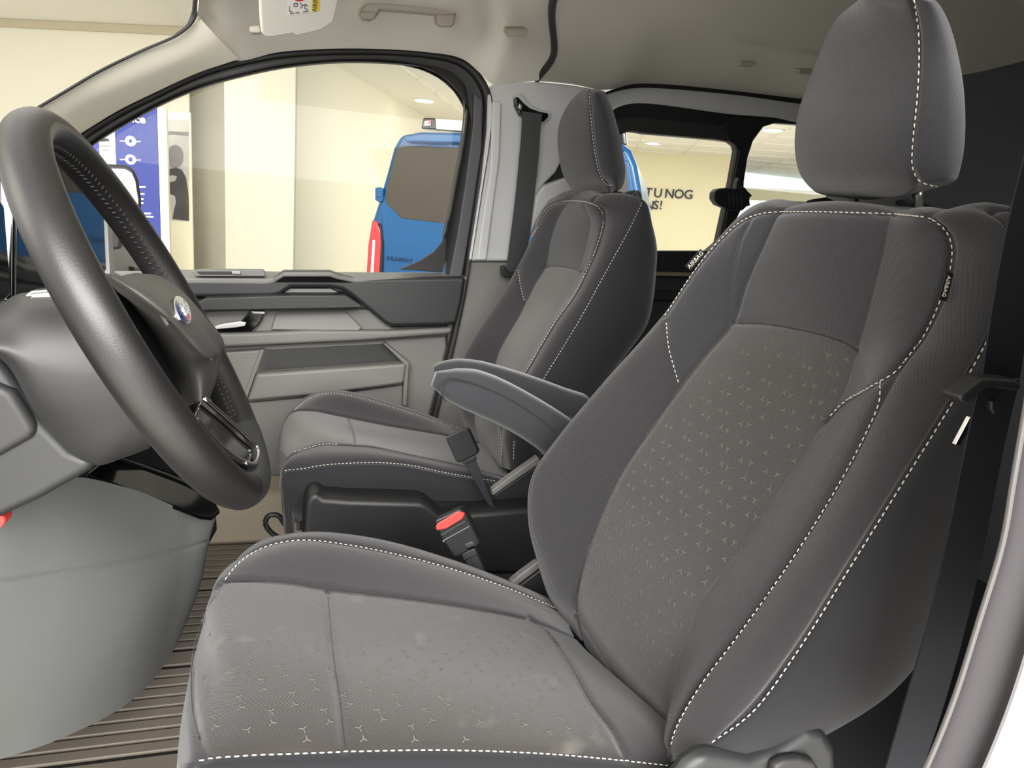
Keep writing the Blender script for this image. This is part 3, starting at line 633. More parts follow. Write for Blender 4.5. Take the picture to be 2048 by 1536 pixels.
# ================================================================ SEATS
def ymarks(name, sk, poly, m_, parent, k0, k1, su=.036, sv=.019, L=.0042, wd=.0007, vr=(0, 1), seed=1):
    """little embroidered three-armed marks laid out in staggered pairs over the insert"""
    r_ = np.random.default_rng(seed); g = sk.G.reshape(-1, 3); uv = sk.UV.reshape(-1, 2); nn = sk.N.reshape(-1, 3)
    q, _ = proj(g); ok = inpoly(q, np.array(poly, float)) & (((g - CAM) * nn).sum(1) < 0)
    idx = np.where(ok)[0]; lo, hi = uv[idx].min(0), uv[idx].max(0); V, Fc = [], []
    j = 0; v = lo[1] + .01
    while v < hi[1]:
        u = lo[0] + (su / 2 if j % 2 else 0)
        while u < hi[0]:
            for pair in (0, 1):
                uu = u + pair * su * .32; d = ((uv[idx] - [uu, v + pair * .001]) ** 2).sum(1); k = idx[d.argmin()]
                if d.min() < .0025 ** 2 and r_.random() > .06:
                    n_ = nn[k]; ax = sk.G.reshape(-1, 3)
                    up_ = np.array([0, 0, 1.]) - n_ * n_[2]
                    if np.linalg.norm(up_) < .3: up_ = np.array([1., 0, 0]) - n_ * n_[0]
                    up_ /= np.linalg.norm(up_); sd = np.cross(up_, n_)
                    a0 = math.radians(20 if pair else 80)
                    for arm in range(3):
                        a = a0 + arm * 2.0944; d1 = math.cos(a) * sd + math.sin(a) * up_; d2 = np.cross(d1, n_)
                        b = len(V); c = g[k] + n_ * .0005
                        V += [c + d2 * wd, c + d1 * L + d2 * wd * .5, c + d1 * L - d2 * wd * .5, c - d2 * wd, c + n_ * .0007, c + d1 * L * .9 + n_ * .0005]
                        Fc += [(b, b + 1, b + 5, b + 4), (b + 4, b + 5, b + 2, b + 3), (b + 1, b + 2, b + 5), (b, b + 4, b + 3)]
            u += su
        v += sv; j += 1
    if V:
        o = new(name, V, Fc, m_, parent); o['kind'] = 'stuff'; return o

def crest(r, dx, dz, back, drop, dy=0):
    return np.vstack([r, r[-1] + [dx * .45, dy * .5, dz], r[-1] + [dx, dy, dz * 1.05], r[-1] + [back * .8, dy, dz * .3], r[-1] + [back, dy, -drop]])

# ---------------------------------------------------------------- driver seat
ds = thing('driver_seat', 'charcoal cloth driver seat with white stitching, nearest the open door', 'car seat', (.15, .73, 0), group=None)
# pedestal
box('seat_pedestal', (-.02, .52, .0), (.42, .95, .30), M['black'], ds, bev=.02)
b1 = R([(1140, 1245), (1110, 1190), (1080, 1120), (1058, 1040), (1063, 955), (1112, 880), (1200, 775), (1320, 640), (1398, 533), (1445, 478), (1485, 442), (1520, 425)], [.90] * 9 + [.895, .88, .865])
b2 = R([(1165, 1285), (1152, 1200), (1175, 1100), (1240, 950), (1300, 860), (1360, 775), (1415, 705), (1465, 645), (1490, 570), (1520, 500), (1560, 423)], [.83] * 9 + [.815, .80])
b3 = R([(1330, 1500), (1335, 1400), (1365, 1290), (1400, 1200), (1470, 1110), (1560, 980), (1640, 860), (1690, 780), (1715, 700), (1740, 610), (1765, 510), (1785, 431)], [.63] * 9 + [.635, .64, .64])
b4 = R([(1337, 1525), (1342, 1470), (1390, 1380), (1480, 1260), (1600, 1090), (1700, 925), (1758, 810), (1800, 735), (1845, 675), (1882, 600), (1904, 520), (1898, 470), (1856, 434)], [.545] * 9 + [.545, .55, .56, .58])
b5 = R([(1412, 1494), (1500, 1420), (1600, 1290), (1700, 1130), (1800, 970), (1900, 810), (1970, 690), (2010, 590), (2026, 515), (2020, 462), (1982, 432)], [.49] * 7 + [.495, .503, .512, .53])
b6 = R([(1540, 1512), (1660, 1462), (1780, 1385), (1852, 1300), (1905, 1180), (1955, 1020), (2000, 850), (2040, 690), (2064, 560), (2062, 490), (2030, 442)], [.50, .50, .50, .50, .50, .50, .50, .505, .51, .52, .535])
b0 = b1 + np.array([.075, .012, .0]); b0[:3, 0] += .02
b7 = b6 + np.array([.02, .09, -.012]); bm_ = b0 + np.array([.05, -.08, 0])
rails = [crest(b, *c) for b, c in ((b1, (.035, .006, .10, .05)), (b2, (.035, .004, .10, .05)), (b3, (.035, .004, .10, .05)), (b4, (.028, .005, .075, .05)), (b5, (.018, .006, .05, .04)))]
rails = [crest(bm_, .02, .008, .04, .05), crest(b0, .03, .01, .07, .05)] + rails + [crest(b6, .004, .003, .010, .03), crest(b7, .003, .002, .008, .03)]
db = Skin(rails, nv=260, nu=[10, 10, 44, 60, 28, 34, 30, 10, 14], closed=True, puff=[0, .004, .012, .010, .006, .006, .004, 0, 0], seams=(2, 3, 5, 6), groove=.0035, gw=.004)
topstitch_px = [(1330, 632), (1398, 531), (1445, 476), (1485, 442), (1520, 428), (1600, 424), (1700, 426), (1800, 430), (1856, 437), (1888, 455), (1902, 485), (1903, 525), (1880, 603), (1843, 680), (1795, 740), (1740, 775), (1690, 805), (1650, 845)]
ins_px = [(1465, 646), (1530, 648), (1620, 664), (1690, 686), (1715, 702), (1700, 765), (1640, 862), (1560, 982), (1470, 1112), (1400, 1202), (1365, 1292), (1335, 1402), (1320, 1500), (1230, 1400), (1140, 1240), (1152, 1200), (1175, 1100), (1240, 950), (1300, 860), (1360, 775), (1415, 705)]
for path in (topstitch_px, [(1465, 646), (1530, 648), (1620, 664), (1690, 686), (1715, 702)], [(1332, 645), (1335, 690), (1347, 735), (1360, 775)], [(1465, 645), (1462, 600), (1466, 540), (1480, 480), (1500, 440)], [(1150, 1230), (1300, 1460), (1345, 1520)]):
    db.dent(path, .003, .0035)
db.build('backrest', M['fab'], ds, zones=[('insert_panel', ins_px, M['fabin'], 'warm grey patterned cloth insert'),
    ('side_panel', [(1975, 690), (1900, 812), (1800, 972), (1700, 1132), (1600, 1292), (1500, 1422), (1412, 1496), (1530, 1530), (1800, 1500), (2300, 900), (2300, 300), (2010, 300), (2024, 510), (2012, 590)], M['fabside'], 'darker smooth outer side'),
    ('top_panel', [(1330, 640), (1398, 535), (1445, 480), (1485, 446), (1520, 430), (1600, 426), (1700, 428), (1800, 432), (1856, 439), (1886, 455), (1900, 485), (1901, 525), (1878, 603), (1841, 680), (1793, 738), (1735, 772), (1716, 702), (1690, 686), (1620, 664), (1530, 648), (1465, 646), (1415, 705), (1360, 775), (1347, 735), (1335, 690)], M['fabtop'], 'smooth dark upper panel')])
ymarks('woven_marks', db, [(1500, 690), (1700, 715), (1690, 770), (1540, 1000), (1460, 1110), (1390, 1200), (1340, 1330), (1325, 1440), (1180, 1240), (1180, 1110), (1250, 960), (1330, 850)], M['yarn'], ds, 2, 4)
off = lambda pts, dx, dy: [(x + dx, y + dy) for x, y in pts]
st_paths = [db.on(topstitch_px, 160),
    db.on([(1762, 762), (1758, 805), (1708, 918), (1606, 1090), (1486, 1262), (1398, 1380), (1352, 1462), (1342, 1500)], 160),
    db.on([(1975, 682), (1903, 810), (1804, 970), (1704, 1130), (1604, 1290), (1506, 1424), (1420, 1490)], 160),
    db.on([(1333, 645), (1337, 690), (1348, 735), (1360, 773)], 40),
    db.on([(1328, 640), (1204, 780), (1114, 886), (1070, 955), (1064, 1040), (1086, 1120), (1114, 1188)], 120)]
stitch('white_stitching', st_paths[:4], M['thread'], ds)
def seamline(name, sk, px, par, r=.0011, m_=None):
    p_, n_ = sk.on(px, 60); return tube(name, p_ + n_ * .0003, r, m_ or M['fabside'], par, n=80, seg=8)
seamline('panel_seam', db, [(1465, 646), (1530, 648), (1620, 664), (1690, 686), (1715, 702)], ds)
stitch('edge_stitching', st_paths[4:], M['yarn'], ds, dash=.003, gap=.0015, r=.0004)
stitch('insert_stitching', [db.on([(1465, 640), (1462, 600), (1466, 540), (1480, 470)], 50), db.on([(1340, 1440), (1372, 1290), (1407, 1203), (1476, 1113), (1566, 982), (1644, 864)], 100)], M['yarn'], ds, dash=.0025, gap=.0015, r=.0003)
def airtag(px, py, ang, L, W, parent, Y, bmat=M['black'], sz=.011):
    c, s_ = math.cos(ang), math.sin(ang); f = lambda a, b: (px + a * c - b * s_, py + a * s_ + b * c)
    t = slab('airbag_tag', R([f(-L / 2, -W / 2), f(L / 2, -W / 2), f(L / 2, W / 2), f(-L / 2, W / 2)], Y), (.001, .002, 0), bmat, parent, bev=.0004, label='small black tag lettered AIRBAG')
    text('tag_lettering', 'AIRBAG', P(px, py, Y - .0012), P(*f(10, 0), Y) - P(*f(-10, 0), Y), P(*f(0, -10), Y) - P(*f(0, 10), Y), sz, M['thread'], t, depth=.0003, bold=.00005)
airtag(1893, 573, math.radians(105), 58, 16, ds, .533, sz=.0058)
airtag(1391, 520, math.radians(-48), 46, 15, ds, .895, sz=.0085)
# headrest
H = lambda pts, Y: R(pts, Y)
hf = H([(1668, 402), (1640, 388), (1606, 352), (1593, 300), (1598, 235), (1616, 175), (1640, 112), (1668, 50), (1715, 8), (1740, -6)], [.80, .815, .83, .83, .83, .825, .81, .785, .75, .715])
hn = H([(1838, 396), (1838, 375), (1824, 335), (1826, 270), (1834, 200), (1838, 130), (1837, 70), (1828, 20), (1815, -8), (1805, -20)], .615)
hs = H([(1885, 385), (1893, 365), (1890, 330), (1893, 270), (1895, 200), (1892, 130), (1883, 70), (1868, 20), (1850, -8), (1840, -20)], .595)
hr = H([(1890, 384), (1912, 360), (1925, 315), (1930, 262), (1927, 180), (1915, 110), (1898, 50), (1880, 15), (1860, -8), (1850, -20)], .615)
hb = hr + np.array([.015, .05, 0]); hb2 = hr + np.array([.02, .15, 0]); hb3 = .5 * (hf + hb2) + np.array([.035, .008, -.006])
hk = Skin([hf, hn, hs, hr, hb, hb2, hb3], nv=140, nu=[70, 16, 16, 12, 16, 12, 10], closed=True, seams=(1,), groove=.0025, gw=.003, ends=.09, puff=[.004, 0, 0, 0, 0, 0, 0])
hd_ = hk.build('headrest', M['fabtop'], ds, label='dark cloth headrest')[0]
stitch('headrest_stitching', [hk.on([(1830, -2), (1836, 30), (1838, 60), (1838, 130), (1834, 200), (1828, 270), (1825, 325), (1832, 350), (1848, 365), (1880, 372)], 120)], M['thread'], hd_)
for x0, x1, Y in ((1612, 1640, .80), (1790, 1838, .68)):
    slab('headrest_guide', R([(x0, 398), (x1 + 12, 392), (x1 + 16, 408), (x0 + 2, 412), (x0 - 2, 406)], Y), (.03, .01, -.004), M['darkmid'], hd_, bev=.003)
for x, Y in ((1695, .77), (1822, .66)):
    tube('headrest_post', [P(x, 380, Y + .02) + [.01, 0, .0], P(x, 430, Y + .02) + [.01, 0, 0]], .006, M['steel'], hd_, n=6)
# cushion
YN = .54
c1 = R([(348, 1740), (354, 1640), (366, 1570), (396, 1522), (480, 1512), (600, 1507), (860, 1500), (1100, 1508), (1300, 1527), (1420, 1545)], YN)
c4 = R([(425, 1420), (405, 1345), (404, 1280), (418, 1215), (438, 1168), (560, 1163), (655, 1178), (800, 1195), (950, 1217), (1060, 1240), (1150, 1275)], [.82] * 11)
c5 = R([(455, 1330), (440, 1270), (436, 1215), (445, 1172), (462, 1142), (490, 1115), (535, 1092), (600, 1080), (700, 1090), (860, 1125), (1000, 1170), (1140, 1232)], [.875, .88, .885, .89, .893, .896] + [.898] * 6)
c6 = R([(470, 1320), (455, 1240), (455, 1180), (468, 1140), (490, 1108), (525, 1083), (570, 1072), (640, 1066), (760, 1080), (900, 1120), (1050, 1178), (1160, 1228)], .93)
cm = .5 * catmull(c1, 40) + .5 * catmull(c4, 40); tt = np.linspace(0, 1, 40)
cm[:, 0] -= .012 * np.exp(-(tt / .25) ** 2); cm[:, 2] -= .004 * np.sin(np.pi * tt)
c0 = c1 + np.array([.01, -.03, -.05]); c00 = c1 + np.array([.02, -.025, -.17]); c7 = c6 + np.array([.01, .012, -.05]); c8 = c6 + np.array([.02, .0, -.15])
ck = Skin([c00, c0, c1, c4, c5, c6, c7, c8], nv=230, nu=[10, 12, 120, 34, 14, 8, 8], seams=(2, 3, 4), groove=.003, gw=.004, puff=[0, 0, .004, .006, .002, 0, 0])
seam_px = [(655, 1178), (660, 1240), (668, 1320), (680, 1400), (690, 1495)]
rear_px = [(1060, 1236), (1095, 1262), (1130, 1310), (1180, 1400), (1225, 1460), (1252, 1512)]
left_px = [(440, 1166), (410, 1225), (388, 1300), (382, 1370), (386, 1430), (400, 1480), (412, 1510)]
for pth in (seam_px, rear_px, left_px): ck.dent(pth, .004, .0045)
ck.build('cushion', M['fab'], ds, zones=[('cushion_side', [(330, 1530), (396, 1524), (480, 1514), (600, 1509), (860, 1502), (1100, 1510), (1300, 1529), (1440, 1547), (1440, 1900), (250, 1900)], M['fabside'], 'dark smooth cushion side'), ('cushion_insert', [(440, 1166), (560, 1163), (655, 1178), (800, 1195), (950, 1217), (1060, 1238), (1095, 1262), (1130, 1310), (1180, 1400), (1225, 1460), (1252, 1512), (1100, 1506), (860, 1498), (600, 1505), (412, 1512), (400, 1480), (386, 1430), (382, 1370), (388, 1300), (410, 1225)], M['fabcush'], 'warm grey worn cloth seat insert with faint stains')])
ymarks('cushion_marks', ck, [(400, 1260), (640, 1290), (1060, 1262), (1200, 1480), (900, 1480), (420, 1480)], M['yarn'], ds, 2, 4, su=.042, sv=.024, seed=3)
stitch('cushion_stitching', [ck.on([(398, 1521), (480, 1512), (600, 1507), (860, 1500), (1100, 1508), (1300, 1527), (1345, 1532)], 160),
     ck.on([(451, 1160), (466, 1140), (492, 1116), (537, 1093), (600, 1082), (700, 1092), (860, 1127), (1000, 1172), (1122, 1222)], 160)], M['thread'], ds)
for q_ in (seam_px, rear_px, left_px): seamline('cushion_seam', ck, q_[1:-1] if q_ is not seam_px else q_, ds, .0007)
seamline('cushion_seam', ck, [(440, 1166), (560, 1163), (655, 1178), (800, 1195), (950, 1217), (1058, 1237)], ds, .0007)
stitch('cushion_edge_stitching', [ck.on([(520, 1106), (600, 1090), (700, 1101), (860, 1136), (1000, 1182), (1105, 1228)], 100)], M['yarn'], ds, dash=.0025, gap=.0012, r=.0003)
# plastic shields at the near rear corner
slab('side_shield', R([(1345, 1575), (1375, 1535), (1410, 1512), (1450, 1512), (1505, 1524), (1560, 1508), (1615, 1468), (1652, 1462), (1676, 1500), (1684, 1700), (1345, 1700)], .475), (0, .022, 0), M['dark'], ds, bev=.012, seg=4, label='charcoal recliner shield')
slab('recliner_knob', R([(1548, 1536), (1570, 1522), (1600, 1517), (1630, 1524), (1645, 1548), (1645, 1640), (1540, 1640)], .465), (0, .012, 0), M['darkmid'], ds, bev=.005, seg=4)
# armrest of the driver seat
def armrest(name, path_px, Ys, hh, ww, parent, scale, mat_=M['fabtop'], lab=None):
    pth = R(path_px, Ys)
    return sweep(name, pth, circ(ww / 2, 28, hh / 2, e=.62), mat_, parent, n=70, scale=scale, label=lab)
armrest('armrest', [(868, 758), (900, 768), (950, 782), (1010, 808), (1070, 842), (1110, 870), (1140, 900)], [1.03, 1.03, 1.03, 1.03, 1.03, 1.03, 1.03], .066, .058, ds, [.35, .75, .95, 1, 1, 1, 1.02, 1.05, 1.1, 1.15], lab='padded charcoal armrest')
tube('armrest_seam', R([(893, 806), (884, 788), (884, 768), (896, 757), (925, 760), (1000, 788), (1060, 822), (1105, 858), (1130, 884)], [1.004, 1.001, 1.001, 1.001, 1.001, 1.0, .999, .998, .997]), .0014, M['fabside'], ds, n=80, seg=8)
# near buckle (driver's) with red button
bk = thing('belt_buckle', 'black seat belt buckle with a red button beside the driver seat', 'belt buckle', tuple(P(960, 1130, .99)))
def obox(name, px_poly, Y, th, m_, par, bev=.003, label=None): return slab(name, R(px_poly, Y), (.012 * th / .03, th, -.004), m_, par, bev=bev, seg=4, label=label)
obox('buckle_body', [(868, 1044), (873, 1039), (916, 1019), (923, 1018), (935, 1033), (959, 1083), (957, 1092), (915, 1115), (907, 1116), (882, 1076)], .965, .024, M['black'], bk, .004)
obox('release_button', [(871, 1052), (876, 1046), (915, 1023), (927, 1025), (929, 1029), (924, 1038), (893, 1057), (873, 1061)], .959, .012, M['red'], bk, .0015, 'red release button')
obox('buckle_lip', [(880, 1069), (930, 1040), (934, 1044), (884, 1074)], .960, .01, M['darkmid'], bk, .001)
obox('buckle_seam', [(885, 1080), (938, 1051), (939, 1052.5), (886, 1081.5)], .9645, .002, M['grey'], bk, 0)
obox('buckle_label', [(930, 1088), (945, 1082), (949, 1090), (934, 1096)], .9642, .001, M['darkmid'], bk, 0)
obox('buckle_neck', [(922, 1108), (950, 1096), (955, 1110), (928, 1122)], .970, .016, M['dark'], bk, .002)
slab('buckle_strap', [P(928, 1114, .975), P(952, 1104, .975), P(990, 1190, .975), P(960, 1200, .975)], (.004, .012, 0), M['dark'], bk, bev=.002)
bk2 = thing('belt_buckle', 'plain black seat belt buckle standing over the passenger cushion edge', 'belt buckle', tuple(P(988, 1015, 1.26)))
obox('buckle_body', [(891, 877), (896, 871), (929, 857), (937, 857), (957, 902), (954, 909), (918, 926), (912, 923)], 1.215, .018, M['black'], bk2, .005)
obox('buckle_neck', [(922, 922), (950, 910), (953, 918), (928, 930)], 1.22, .01, M['dark'], bk2, .002)
slab('buckle_strap', [P(928, 926, 1.225), P(950, 916, 1.225), P(990, 1017, 1.232), P(976, 1010, 1.232)], (.001, .003, 0), M['dark'], bk2, bev=.002)

# ---------------------------------------------------------------- passenger seat
ps = thing('passenger_seat', 'charcoal cloth front passenger seat on the far side of the cab', 'car seat', (.12, 1.5, 0))
box('seat_pedestal', (.03, 1.34, .0), (.50, 1.68, .28), M['black'], ps, bev=.02)
p1 = R([(945, 880), (925, 830), (915, 780), (920, 735), (945, 680), (978, 629), (1006, 588), (1036, 535), (1059, 491), (1078, 447), (1094, 416), (1112, 405)], 1.68)
p2 = R([(965, 895), (950, 840), (957, 790), (985, 745), (1000, 700), (1040, 630), (1070, 570), (1091, 535), (1102, 480), (1120, 430), (1140, 402)], 1.61)
p3 = R([(995, 930), (990, 870), (1002, 805), (1035, 755), (1095, 648), (1135, 590), (1156, 548), (1173, 490), (1180, 440), (1168, 403)], 1.44)
p4 = R([(1005, 935), (1003, 870), (1012, 810), (1046, 757), (1112, 645), (1152, 588), (1173, 547), (1192, 504), (1206, 460), (1209, 434), (1202, 416), (1183, 406)], [1.38] * 9 + [1.385, 1.39, 1.40])
p5 = R([(1027, 940), (1029, 876), (1045, 825), (1080, 768), (1161, 635), (1214, 538), (1257, 460), (1279, 418), (1283, 402), (1262, 391)], [1.33] * 7 + [1.34, 1.35, 1.37])
p6 = R([(1075, 935), (1090, 885), (1125, 850), (1183, 800), (1243, 720), (1291, 650), (1304, 597), (1309, 550), (1312, 497), (1306, 457), (1296, 424), (1280, 397), (1262, 387)], [1.34] * 9 + [1.35, 1.36, 1.37, 1.39])
p0 = p1 + np.array([.08, .01, 0]); p7 = p6 + np.array([.02, .08, 0])
pr = [crest(q, *c) for q, c in ((p1, (.04, .016, .10, .05)), (p2, (.04, .016, .10, .05)), (p3, (.04, .016, .09, .05)), (p4, (.03, .016, .06, .05)), (p5, (.012, .010, .025, .03)))]
pr = [crest(p1 + np.array([.13, -.08, 0]), .02, .01, .04, .05), crest(p0, .03, .012, .07, .05)] + pr + [crest(p6, .003, .003, .008, .03), crest(p7, .003, .002, .006, .03)]
pb = Skin(pr, nv=200, nu=[8, 8, 24, 34, 8, 22, 20, 8, 12], closed=True, puff=[0, .003, .008, .006, .002, .006, .004, 0, 0], seams=(2, 5, 6), groove=.003, gw=.004)
pt_px = [(1072, 456), (1080, 440), (1094, 417), (1119, 405), (1150, 402), (1181, 406), (1202, 418), (1208, 434), (1204, 462), (1190, 505), (1171, 548), (1149, 590), (1110, 646), (1046, 755), (1040, 766)]
pins = [(1091, 535), (1109, 532), (1137, 535), (1162, 543), (1170, 548), (1149, 590), (1110, 645), (1044, 757), (1010, 815), (1003, 930), (960, 890), (948, 840), (957, 790), (985, 745), (1000, 700), (1040, 630), (1070, 570)]
for path in (pt_px, [(1091, 535), (1109, 532), (1137, 535), (1162, 543)], [(1037, 538), (1041, 570), (1050, 607)]): pb.dent(path, .003, .0045)
pb.build('backrest', M['fab'], ps, zones=[('insert_panel', pins, M['fabinlit'], 'grey cloth insert coloured lighter as lit'),
    ('side_panel', [(1283, 402), (1257, 461), (1214, 539), (1161, 636), (1080, 769), (1045, 826), (1029, 877), (1027, 945), (1120, 940), (1400, 700), (1400, 380), (1290, 360)], M['fabside'], 'dark smooth outer side'),
    ('top_panel', [(1037, 538), (1072, 458), (1094, 419), (1119, 407), (1150, 404), (1181, 408), (1200, 420), (1206, 434), (1202, 460), (1188, 505), (1170, 546), (1162, 543), (1137, 535), (1109, 532), (1091, 535), (1070, 570), (1050, 607), (1041, 570)], M['fabtop'], 'smooth dark upper panel')])
seamline('panel_seam', pb, [(1091, 535), (1109, 532), (1137, 535), (1162, 543)], ps)
stitch('white_stitching', [pb.on(pt_px, 120), pb.on([(1284, 405), (1257, 462), (1214, 540), (1161, 637), (1080, 770)], 100), pb.on([(1037, 540), (1041, 570), (1050, 607)], 30), pb.on([(1027, 918), (1029, 876)], 12), pb.on([(1004, 910), (1002, 860)], 12)], M['thread'], ps, r=.00065)
airtag(1069, 463, math.radians(-62), 22, 8, ps, 1.66, sz=.008)
qf = R([(1168, 398), (1152, 384), (1130, 352), (1119, 300), (1119, 262), (1125, 238), (1140, 210), (1152, 194), (1168, 181), (1178, 178)], [1.62, 1.63, 1.64, 1.64, 1.64, 1.635, 1.62, 1.59, 1.55, 1.51])
qn = R([(1222, 392), (1218, 372), (1202, 352), (1191, 310), (1186, 275), (1183, 240), (1181, 212), (1179, 194), (1180, 180), (1183, 174)], 1.455)
qs = R([(1230, 390), (1233, 374), (1226, 350), (1220, 310), (1214, 275), (1208, 240), (1200, 212), (1194, 192), (1190, 180), (1188, 174)], 1.43)
qr = R([(1232, 388), (1245, 372), (1250, 345), (1246, 310), (1240, 275), (1231, 240), (1220, 206), (1210, 186), (1200, 177), (1195, 173)], 1.45)
qk = Skin([qf, qn, qs, qr, qr + np.array([.012, .05, 0]), qr + np.array([.015, .13, 0]), .5 * (qf + qr + np.array([.015, .13, 0])) + np.array([.03, .008, -.004])], nv=90, nu=[40, 12, 12, 8, 10, 8, 8], closed=True, seams=(1,), puff=[.004, 0, 0, 0, 0, 0, 0], groove=.0025, gw=.004, ends=.08)
hd2 = qk.build('headrest', M['fabtop'], ps, label='dark cloth headrest')[0]
stitch('headrest_stitching', [qk.on([(1180, 186), (1180, 212), (1183, 240), (1186, 275), (1191, 310), (1201, 350), (1213, 368), (1230, 371)], 80)], M['thread'], hd2, r=.00065)
for x0, x1, Y in ((1155, 1178, 1.56), (1200, 1232, 1.46)):
    slab('headrest_guide', R([(x0, 385), (x1, 380), (x1 + 6, 386), (x1, 393), (x0 - 4, 394)], Y), (.03, .01, -.003), M['darkmid'], hd2, bev=.003)
    tube('headrest_post', [P((x0 + x1) / 2, 372, Y + .02), P((x0 + x1) / 2, 402, Y + .02)], .006, M['steel'], hd2, n=6)
d1 = R([(566, 1045), (567, 1000), (565, 968), (568, 942), (602, 938), (649, 930), (712, 926), (774, 926), (821, 931), (884, 944), (940, 954), (1020, 966)], 1.31)
d2 = R([(568, 985), (563, 955), (568, 932), (577, 915), (600, 901), (646, 889), (681, 890), (743, 894), (821, 910), (924, 932), (1020, 957)], 1.38)
d4 = R([(562, 930), (557, 890), (566, 850), (580, 828), (596, 821), (634, 822), (696, 835), (777, 851), (899, 872), (985, 892)], 1.62)
d5 = R([(580, 900), (572, 860), (580, 838), (587, 822), (612, 801), (643, 788), (674, 786), (715, 793), (790, 815), (852, 835), (912, 860), (960, 880)], 1.685)
d6 = R([(590, 890), (580, 850), (588, 825), (602, 802), (630, 787), (674, 782), (722, 789), (795, 810), (860, 832), (925, 858), (965, 875)], 1.72)
dm = .5 * catmull(d2, 40) + .5 * catmull(d4, 40); dm[:, 0] -= .010 * np.exp(-(tt / .25) ** 2); dm[:, 2] -= .004
pk = Skin([d1 + np.array([.02, .03, -.12]), d1 + np.array([.012, -.015, -.05]), d1, d2, d4, d5, d6, d6 + np.array([.01, .01, -.06])], nv=170, nu=[10, 14, 20, 68, 20, 8, 8], seams=(2, 3, 4, 5), groove=.003, gw=.004, puff=[.006, .004, .006, .003, .004, 0, 0])
pk.dent([(697, 838), (702, 852), (707, 868), (710, 886)], .003, .0045)
pk.build('cushion', M['fab'], ps, zones=[('cushion_insert', [(566, 850), (580, 828), (596, 822), (634, 823), (696, 836), (777, 852), (899, 872), (990, 895), (1020, 955), (924, 931), (821, 909), (743, 893), (681, 889), (646, 888), (600, 901), (577, 915), (560, 900)], M['fabinlit'], 'grey cloth seat insert coloured lighter as lit'),
    ('cushion_side', [(540, 946), (568, 942), (602, 939), (649, 931), (712, 927), (774, 927), (821, 932), (884, 945), (940, 955), (1030, 968), (1030, 1100), (540, 1100)], M['fabside'], 'dark smooth cushion side')])
seamline('cushion_seam', pk, [(697, 838), (702, 852), (707, 868), (710, 888)], ps, .0008)
stitch('cushion_stitching', [pk.on([(569, 941), (602, 938), (649, 930), (712, 926), (774, 926), (821, 931), (884, 944), (940, 954), (996, 963)], 120), pk.on([(588, 905), (604, 900), (646, 889.5), (681, 890)], 40), pk.on([(590, 820), (613, 801), (643, 789), (674, 787), (715, 794), (790, 816), (852, 836), (905, 857)], 90)], M['thread'], ps, r=.00065)
armrest('armrest', [(868, 742), (885, 738), (930, 742), (1000, 760), (1070, 782), (1120, 800), (1160, 815)], 1.20, .048, .055, ps, [.35, .8, .97, 1, 1, 1, 1, 1.1], lab='padded charcoal armrest')
slab('armrest_pivot', R([(1120, 812), (1150, 806), (1180, 820), (1180, 860), (1135, 860)], 1.26), (0, .04, 0), M['dark'], ps, bev=.008)
# plastic base shield
ped = slab('base_shield', R([(631, 983), (649, 996), (700, 1000), (840, 1004), (858, 1010), (884, 1032), (1095, 1014), (1100, 1150), (600, 1150), (608, 1010), (614, 995)], 1.235), (0, .09, 0), M['black'], ps, bev=.012, seg=4, label='black plastic seat base shield')
slab('shield_top', [P(631, 982, 1.32), P(862, 990, 1.32), P(1080, 990, 1.32), P(1090, 1012, 1.245), P(884, 1031, 1.245), P(852, 1006, 1.245), P(649, 995, 1.245), P(622, 990, 1.27)], (0, 0, -.01), M['dark'], ps, bev=.002)
slab('frame_rail', [P(984, 981, 1.28), P(1012, 960, 1.28), P(1077, 914, 1.28), P(1083, 926, 1.28), P(1020, 968, 1.28), P(985, 993, 1.28)], (0, .02, 0), M['grey'], ps, bev=.003, label='light grey frame rail')
slab('frame_cheek', R([(988, 990), (1080, 928), (1090, 1015), (1000, 1020)], 1.29), (0, .02, 0), M['black'], ps, bev=.003)
slab('frame_leg', R([(592, 995), (602, 1000), (602, 1062), (590, 1062)], 1.36), (.02, .02, 0), M['steel'], ps, bev=.003)
slab('frame_rail', [P(1021, 1166, 1.0), P(1040, 1150, 1.0), P(1078, 1122, 1.0), P(1084, 1134, 1.0), P(1034, 1172, 1.0)], (0, .02, -.004), M['grey'], ds, bev=.003, label='light grey frame rail')
slab('frame_cheek', R([(1036, 1174), (1086, 1136), (1110, 1190), (1100, 1200)], 1.0), (0, .02, 0), M['darkmid'], ds, bev=.003)
# box between the seats (dark side of the passenger base towards the driver)
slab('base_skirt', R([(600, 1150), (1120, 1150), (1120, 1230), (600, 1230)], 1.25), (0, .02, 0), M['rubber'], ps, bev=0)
# ================================================================ STEERING WHEEL, DASHBOARD, BELTS, MAT
WC = np.array([-.1294, .7345, HC - .1269]); _th, _ph = .4845, .058
WN = np.array([math.cos(_th) * math.cos(_ph), math.cos(_th) * math.sin(_ph), math.sin(_th)])
WA = np.cross([0, 0, 1.], WN); WA /= np.linalg.norm(WA); WB = np.cross(WN, WA)
def onW(px, py, h=0.0):
    r = P(px, py, 1.0) - CAM; q = WC + WN * h - CAM
    return CAM + r * (q @ WN) / (r @ WN)
def W(pts, h): 
    hs = h if hasattr(h, '__len__') else [h] * len(pts)
    if len(hs) != len(pts): hs = np.interp(np.linspace(0, 1, len(pts)), np.linspace(0, 1, len(hs)), hs)
    return np.array([onW(a, b, k) for (a, b), k in zip(pts, hs)])
sw = thing('steering_wheel', 'black leather steering wheel with a gloss black lower spoke', 'steering wheel', tuple(WC))
RW = .183
def rim(t, r=RW, h=0): return WC + r * (math.cos(t) * WA + math.sin(t) * WB) + WN * h
NS = 180
